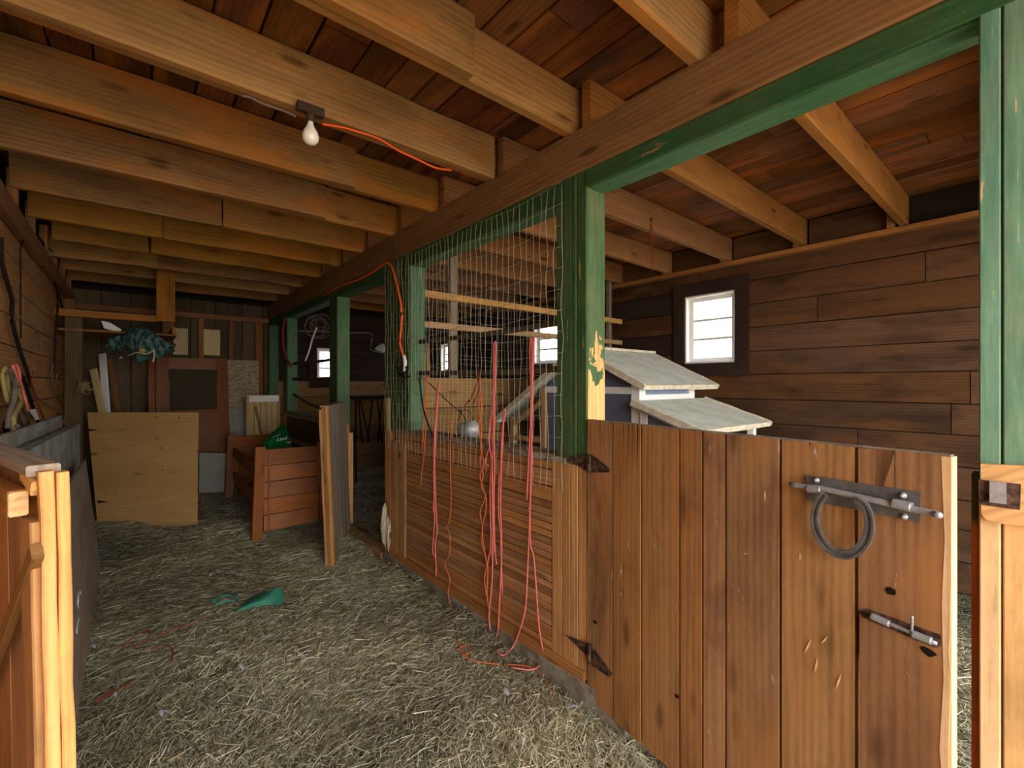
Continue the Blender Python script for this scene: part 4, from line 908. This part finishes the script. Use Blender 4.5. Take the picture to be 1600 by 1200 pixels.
def rag(name, cx, cy, cz, wx, wz, dpt, label, seed, mat):
    random.seed(seed); nu, nv = 34, 16; vs = []; fs = []; uv = []
    for j in range(nv+1):
        for i in range(nu+1):
            u, v = i/nu, j/nv; a = v*2*math.pi
            rr = (.42+.16*math.sin(u*9+seed)+.08*math.sin(u*23+a*2))*(math.sin(math.pi*min(1, max(0, u*.96+.02)))**.35)
            x_ = (u-.5)*wx; y_ = rr*dpt*math.cos(a)+.02*math.sin(u*31+a*3); z_ = rr*wz*math.sin(a)*(1 if math.sin(a) > 0 else 1.15+.4*math.sin(u*17))+.015*math.sin(u*41+a*5)+.12*wz*math.sin(u*5)
            p = V((CA*x_+SA*y_, -SA*x_+CA*y_, z_)); vs.append(p); uv.append((u, v))
    for j in range(nv):
        for i in range(nu):
            a = j*(nu+1)+i; fs.append((a, a+1, a+nu+2, a+nu+1))
    o = meshob(name, vs, fs, mat, None, Matrix.Translation(V((cx, cy, cz))), smooth=True)
    l = o.data.uv_layers.new(name='UVMap')
    for lp in o.data.loops: l.data[lp.index].uv = uv[lp.vertex_index]
    return o
p = dep(221, 538, 4.72); o = rag('striped_blankets', p.x, p.y, p.z, .66, .26, .20, '', 3, M['teal']); props(o, 'crumpled teal striped horse blankets sagging from the overhead rack', 'blankets')
p = dep(222, 548, 4.45); o = lathe('yellow_ball', [(.001, -.03), (.02, -.024), (.03, 0), (.02, .024), (.001, .03)], p, (0, 0, 1), M['rope'], None, 12); props(o, 'small yellow ball held among the striped blankets', 'ball')
o = tubes('hanging_strap', [[dep(200, 556, 4.45), dep(214, 551, 4.42), dep(228, 553, 4.42), dep(240, 548, 4.42)], [dep(240, 545, 4.44), dep(241, 556, 4.44), dep(239, 566, 4.44)], [dep(186, 560, 4.45), dep(190, 558, 4.45)]], .007, M['fleece']); props(o, 'tan ribbon strap dangling beneath the striped blankets', 'strap')

# ================================================================ LEFT SIDE: leaning panels, ropes, cables
q = [(-.165, 4.77, .0), (-.185, 2.5, .0), (-.275, 2.5, .89), (-.268, 4.77, .87)]
pp = prism('leaning_plywood', q, (-1, 0, -.1), .018, M['purple'], None, along=(0, 1, 0)); props(pp, 'large dull purple grey plywood panel leaning along the left wall', 'plywood')
# dark circle marks on it
for (px, py) in ((123, 937), (121, 978)):
    c = onp(px, py, q[0], V(q[1])-V(q[0])) if False else onp(px, py, V(q[0])+V((.003, 0, 0)), (V(q[1])-V(q[0])).cross(V(q[3])-V(q[0])))
    pts = [c+V((.001, .085*math.cos(t), .035*math.sin(t)*(1 if py < 950 else .5))) for t in [k*math.pi/6 for k in range(10)]]
    o = tube('wire_ring', pts, .004, M['tag'], pp, n=2)
bp = thing('blue_grey_panel', (-.34, 4.0, 0), 'pale blue grey painted board panel standing behind the purple grey plywood', 'board')
prism('panel_sheet', [(-.33, 5.42, .1), (-.345, 2.5, .1), (-.352, 2.5, 1.17), (-.335, 5.42, 1.105)], (-1, 0, 0), .03, M['blue'], bp, along=(0, 1, 0))
board('panel_sheet', (-.42, 2.5, 1.16), (-.42, 4.9, 1.13), Z, .16, .02, M['blue'], bp)
board('cap', (-.385, 2.5, 1.17), (-.37, 5.42, 1.105), X, .03, .012, M['gwood'], bp)
o = board('ledge_board', (-.47, 3.2, 1.17), (-.47, 5.2, 1.15), X, .12, .03, M['gwood'], None); props(o, 'short dusty ledge on the left wall behind the blue grey panel', 'board')
XW = XL+.03
def wl2(l, x=XW, off=0): return [onX(a, b, x+R(-.006, .006)) for a, b in l]
def s5(l): return [(a/5.333, 360+b/5.333) for a, b in l]
def s7(l): return [(a/7.5, 560+b/7.5) for a, b in l]
for (l, r_, m, lab) in (
  (s5([(10, 60), (10, 230), (50, 400), (98, 570), (102, 750), (160, 980), (230, 1190), (260, 1300)]), .011, 'cable', 'thick dark cable hanging nearest on the left wall'),
  (s5([(175, 900), (170, 700), (172, 400), (170, 250), (178, 120), (235, 40), (300, 50), (360, 110), (430, 170), (500, 240)]), .005, 'cable', 'thin dark wire arched in a tall loop on the left wall'),
  (s5([(330, 60), (370, 130), (430, 330), (480, 560), (462, 900), (450, 1180)]), .008, 'cable', 'dark cable falling from the top plate, left of a second one'),
  (s5([(360, 110), (450, 400), (520, 650), (565, 850), (575, 1000), (600, 1080)]), .009, 'cable', 'dark cable falling from the top plate, the rightmost one'),
  (s7([(330, 100), (370, 300), (420, 450), (470, 600), (540, 760), (600, 860)]), .006, 'redt', 'reddish thin wire slanting down to the blue grey panel'),
  (s7([(430, 460), (520, 520), (600, 570), (660, 600)]), .005, 'grope', 'short frayed wire sticking out of the wall above the panel'),
  (s7([(620, 60), (610, 220), (660, 400), (740, 560), (740, 740)]), .006, 'grope', 'grey wire hanging beside the left wall stud'),
  (s7([(870, 20), (830, 100), (740, 130), (680, 170), (660, 250)]), .004, 'rope', 'thin tan string curling off the left wall stud')):
    o = tube('hanging_cable', wl2(l), r_, M[m]); props(o, lab, 'cable')
for (l, r_, m, x_, lab) in (
  (s7([(60, 110), (30, 180), (50, 350), (90, 500), (130, 480), (100, 350), (80, 200), (60, 110)]), .010, 'rope', XW+.03, 'tan rope loop hanging leftmost of the rope bundle'),
  (s7([(170, 240), (180, 330), (160, 500), (110, 640), (90, 820)]), .013, 'grope', XW+.05, 'thick grey rope strand in the bundle on left wall'),
  (s7([(200, 260), (225, 340), (250, 430), (220, 560), (150, 690), (165, 830), (150, 1000)]), .014, 'rope', XW+.06, 'yellow knotted rope twisting down through the bundle'),
  (s7([(225, 350), (260, 480), (310, 620), (370, 740), (420, 900), (460, 1040), (510, 1180)]), .013, 'rope', XW+.07, 'yellow knotted rope slanting right over the panel'),
  (s7([(250, 200), (300, 300), (360, 500), (440, 720), (470, 900), (500, 1050), (560, 1190)]), .010, 'black', XW+.07, 'black rope with white tag slanting down the bundle'),
  (s7([(440, 760), (540, 860), (570, 980), (560, 1100), (580, 1200)]), .008, 'black', XW+.08, 'black cable loop hanging before the blue grey panel'),
  (s7([(120, 120), (130, 250), (160, 400), (230, 600), (290, 780), (320, 880)]), .012, 'grope', XW+.04, 'grey brown rope down the middle of the bundle'),
  (s7([(200, 790), (300, 880), (400, 970), (440, 1100)]), .011, 'grope', XW+.08, 'dusty grey rope crossing low over the bundle'),
  (s7([(80, 860), (60, 780), (100, 700), (130, 620), (170, 520)]), .012, 'black', XW+.03, 'black strap at the lower left of the bundle')):
    o = tube('hanging_rope', wl2(l, x_), r_, M[m], sides=7); props(o, lab, 'rope')
o = tubes('pink_twine_loop', [wl2(s7([(150, 90), (175, 65), (210, 110), (235, 220), (240, 280), (270, 400), (310, 520), (325, 640)]), XW+.09), wl2(s7([(155, 95), (190, 190), (240, 290), (280, 420), (330, 620)]), XW+.09)], .006, M['pink']); props(o, 'bright pink twine loop over the rope bundle on left wall', 'twine')
q = [onX(a, b, XW+.10) for a, b in s7([(330, 605), (410, 592), (460, 715), (415, 725), (390, 680)])]
o = prism('paper_tag', q, (1, 0, 0), .002, M['tag']); props(o, 'white paper tag tied on the rope bundle', 'tag')
# cobwebby tuft on the stud
o = tubes('straw_tuft', [[dep(125+R(-8, 14), 600+R(-6, 8), 4.5), dep(128+R(-6, 12), 604+R(-8, 8), 4.47), dep(130+R(-14, 16), 606+R(-10, 12), 4.5)] for _ in range(22)], .003, M['rope']); props(o, 'tuft of dry straw stuck on the left wall stud', 'straw tuft')

# ================================================================ STALL 2 THINGS
tr = thing('metal_rack', (2.7, 6.5, 0), 'black metal leg rack standing in the farther stall', 'rack')
a, b = onY(551, 622, 6.5), onY(604, 622, 6.5)
for dy in (0, .5): board('top_bar', (a.x, 6.5+dy, 1.24), (b.x+.2, 6.5+dy, 1.24), Z, .04, .03, M['black'], tr)
board('top_plate', (a.x, 6.75, 1.265), (b.x+.2, 6.75, 1.265), Y_, .52, .015, M['black'], tr)
for (p0, p1) in ((560, 566), (563, 578), (582, 574), (590, 597), (597, 590)): tube('leg', [onY(p0, 624, 6.48), onY((p0+p1)/2, 660, 6.48), onY(p1, 692, 6.48)], .012, M['black'], tr)
for xx in (a.x+.05, b.x+.1): tube('leg', [(xx, 6.5, 1.23), (xx, 6.52, .6), (xx, 6.5, .02)], .014, M['black'], tr)
cw_ = thing('wire_coil', dep(498, 508, 5.9), 'round coil of grey wire hung high in the farther stall', 'coil')
for k in range(5):
    r_ = .155-.024*k; c = dep(498+R(-5, 5), 508+R(-5, 5), 5.9+.02*k); tube('coil_ring', [c+V((CA, -SA, 0))*(r_*math.cos(t)*1.15)+Z*(r_*math.sin(t)) for t in [i*math.pi/8 for i in range(17)]], .010, M['grope'], cw_, n=2)
o = tube('conduit_pipe', [onY(465, 517, YF-.026), onY(548, 520, YF-.026), onY(579, 521, YF-.026), onY(580, 535, YF-.026), onY(580, 547, YF-.026), onY(600, 551, YF-.026)], .012, M['steel'], n=3); props(o, 'thin metal conduit bent down in the farther stall', 'pipe')
o = lathe('work_lamp', [(.015, 0), (.03, .03), (.075, .10), (.08, .15), (.001, .155)], onY(586, 545, YF-.07), (.95, -.1, .15), M['tag'], None, 14); props(o, 'small white lamp shade at the end of the conduit', 'lamp')
# ================================================================ FLOOR SCRAPS
o = board('wood_strip', onX(606, 622, XP-.012), onX(607, 673, XP-.012), Y_, .06, .012, M['pale'], None); props(o, 'pale peeled wood strip nailed on the far green post', 'board')
p = onX(603, 825, XP-.04); o = rag('white_fleece', p.x, p.y, p.z, .07, .30, .07, '', 5, M['fleece']); props(o, 'tuft of cream fleece caught at the doorway post foot', 'fleece')
def net_scrap():
    random.seed(4); vs, fs = [], []; g = lambda l, h: [onZ(a, b, h_) for (a, b), h_ in zip(l, h)]
    L1 = [(368, 958), (385, 952), (405, 948), (425, 944), (442, 948)]; L2 = [(372, 950), (390, 943), (412, 937), (428, 928), (445, 935)]; L3 = [(395, 930), (405, 926), (420, 922), (432, 916), (444, 918)]
    rows_ = [g(L1, [.05]*5), g(L2, [.075, .09, .09, .10, .07]), g(L3, [.05, .08, .10, .14, .09])]
    pts = [p for r in rows_ for p in r]; o_ = pts[0].copy()
    f = [(j*5+i, j*5+i+1, (j+1)*5+i+1, (j+1)*5+i) for j in range(2) for i in range(4)]
    o = meshob('plastic_netting_scrap', [p-o_ for p in pts], f, M['netg'], None, Matrix.Translation(o_)); props(o, 'crumpled teal green plastic netting scrap on the hay', 'netting')
    s = o.modifiers.new('thick', 'SOLIDIFY'); s.thickness = .004; s = o.modifiers.new('sub', 'SUBSURF'); s.levels = s.render_levels = 2
    o = tubes('green_cord', [gz([(332, 940), (345, 932), (360, 930), (372, 934)], .055), gz([(336, 944), (352, 940), (368, 938)], .05)], .008, M['netg']); props(o, 'short green cord scrap left of the teal netting scrap', 'cord')
net_scrap()
fe = [(235, 948), (345, 985), (237, 905), (375, 902), (410, 895), (470, 935), (330, 898), (290, 1026), (250, 1115), (375, 1042), (895, 1105), (910, 1098), (728, 965), (735, 980), (765, 975), (600, 1060), (790, 1080), (145, 1010), (212, 972), (560, 880), (440, 880), (180, 1085)]
feather = None
for i, (px, py) in enumerate(fe):
    p = onZ(px, py, .045); s_ = R(.5, 1.0)
    if feather is None:
        vs = []; fs = []
        for j in range(7):
            t = j/6; w_ = .011*math.sin(math.pi*(t*.85+.08)); zz = .012*math.sin(math.pi*t)
            vs += [(t*.06-.03, -w_, zz), (t*.06-.03, 0, zz+.006), (t*.06-.03, w_, zz)]
        for j in range(6): fs += [(j*3, j*3+1, j*3+4, j*3+3), (j*3+1, j*3+2, j*3+5, j*3+4)]
        feather = meshob('feather', vs, fs, M['feather'], None, Matrix.Translation(p), smooth=True); o = feather
    else: o = feather.copy(); COL.objects.link(o); o.location = p
    o.rotation_euler = (R(-.3, .3), R(-.2, .2), R(0, 6)); o.scale = (s_, s_, s_)
    props(o, 'small white feather lying loose on the hay', 'feather', 'white feathers scattered on the hay')
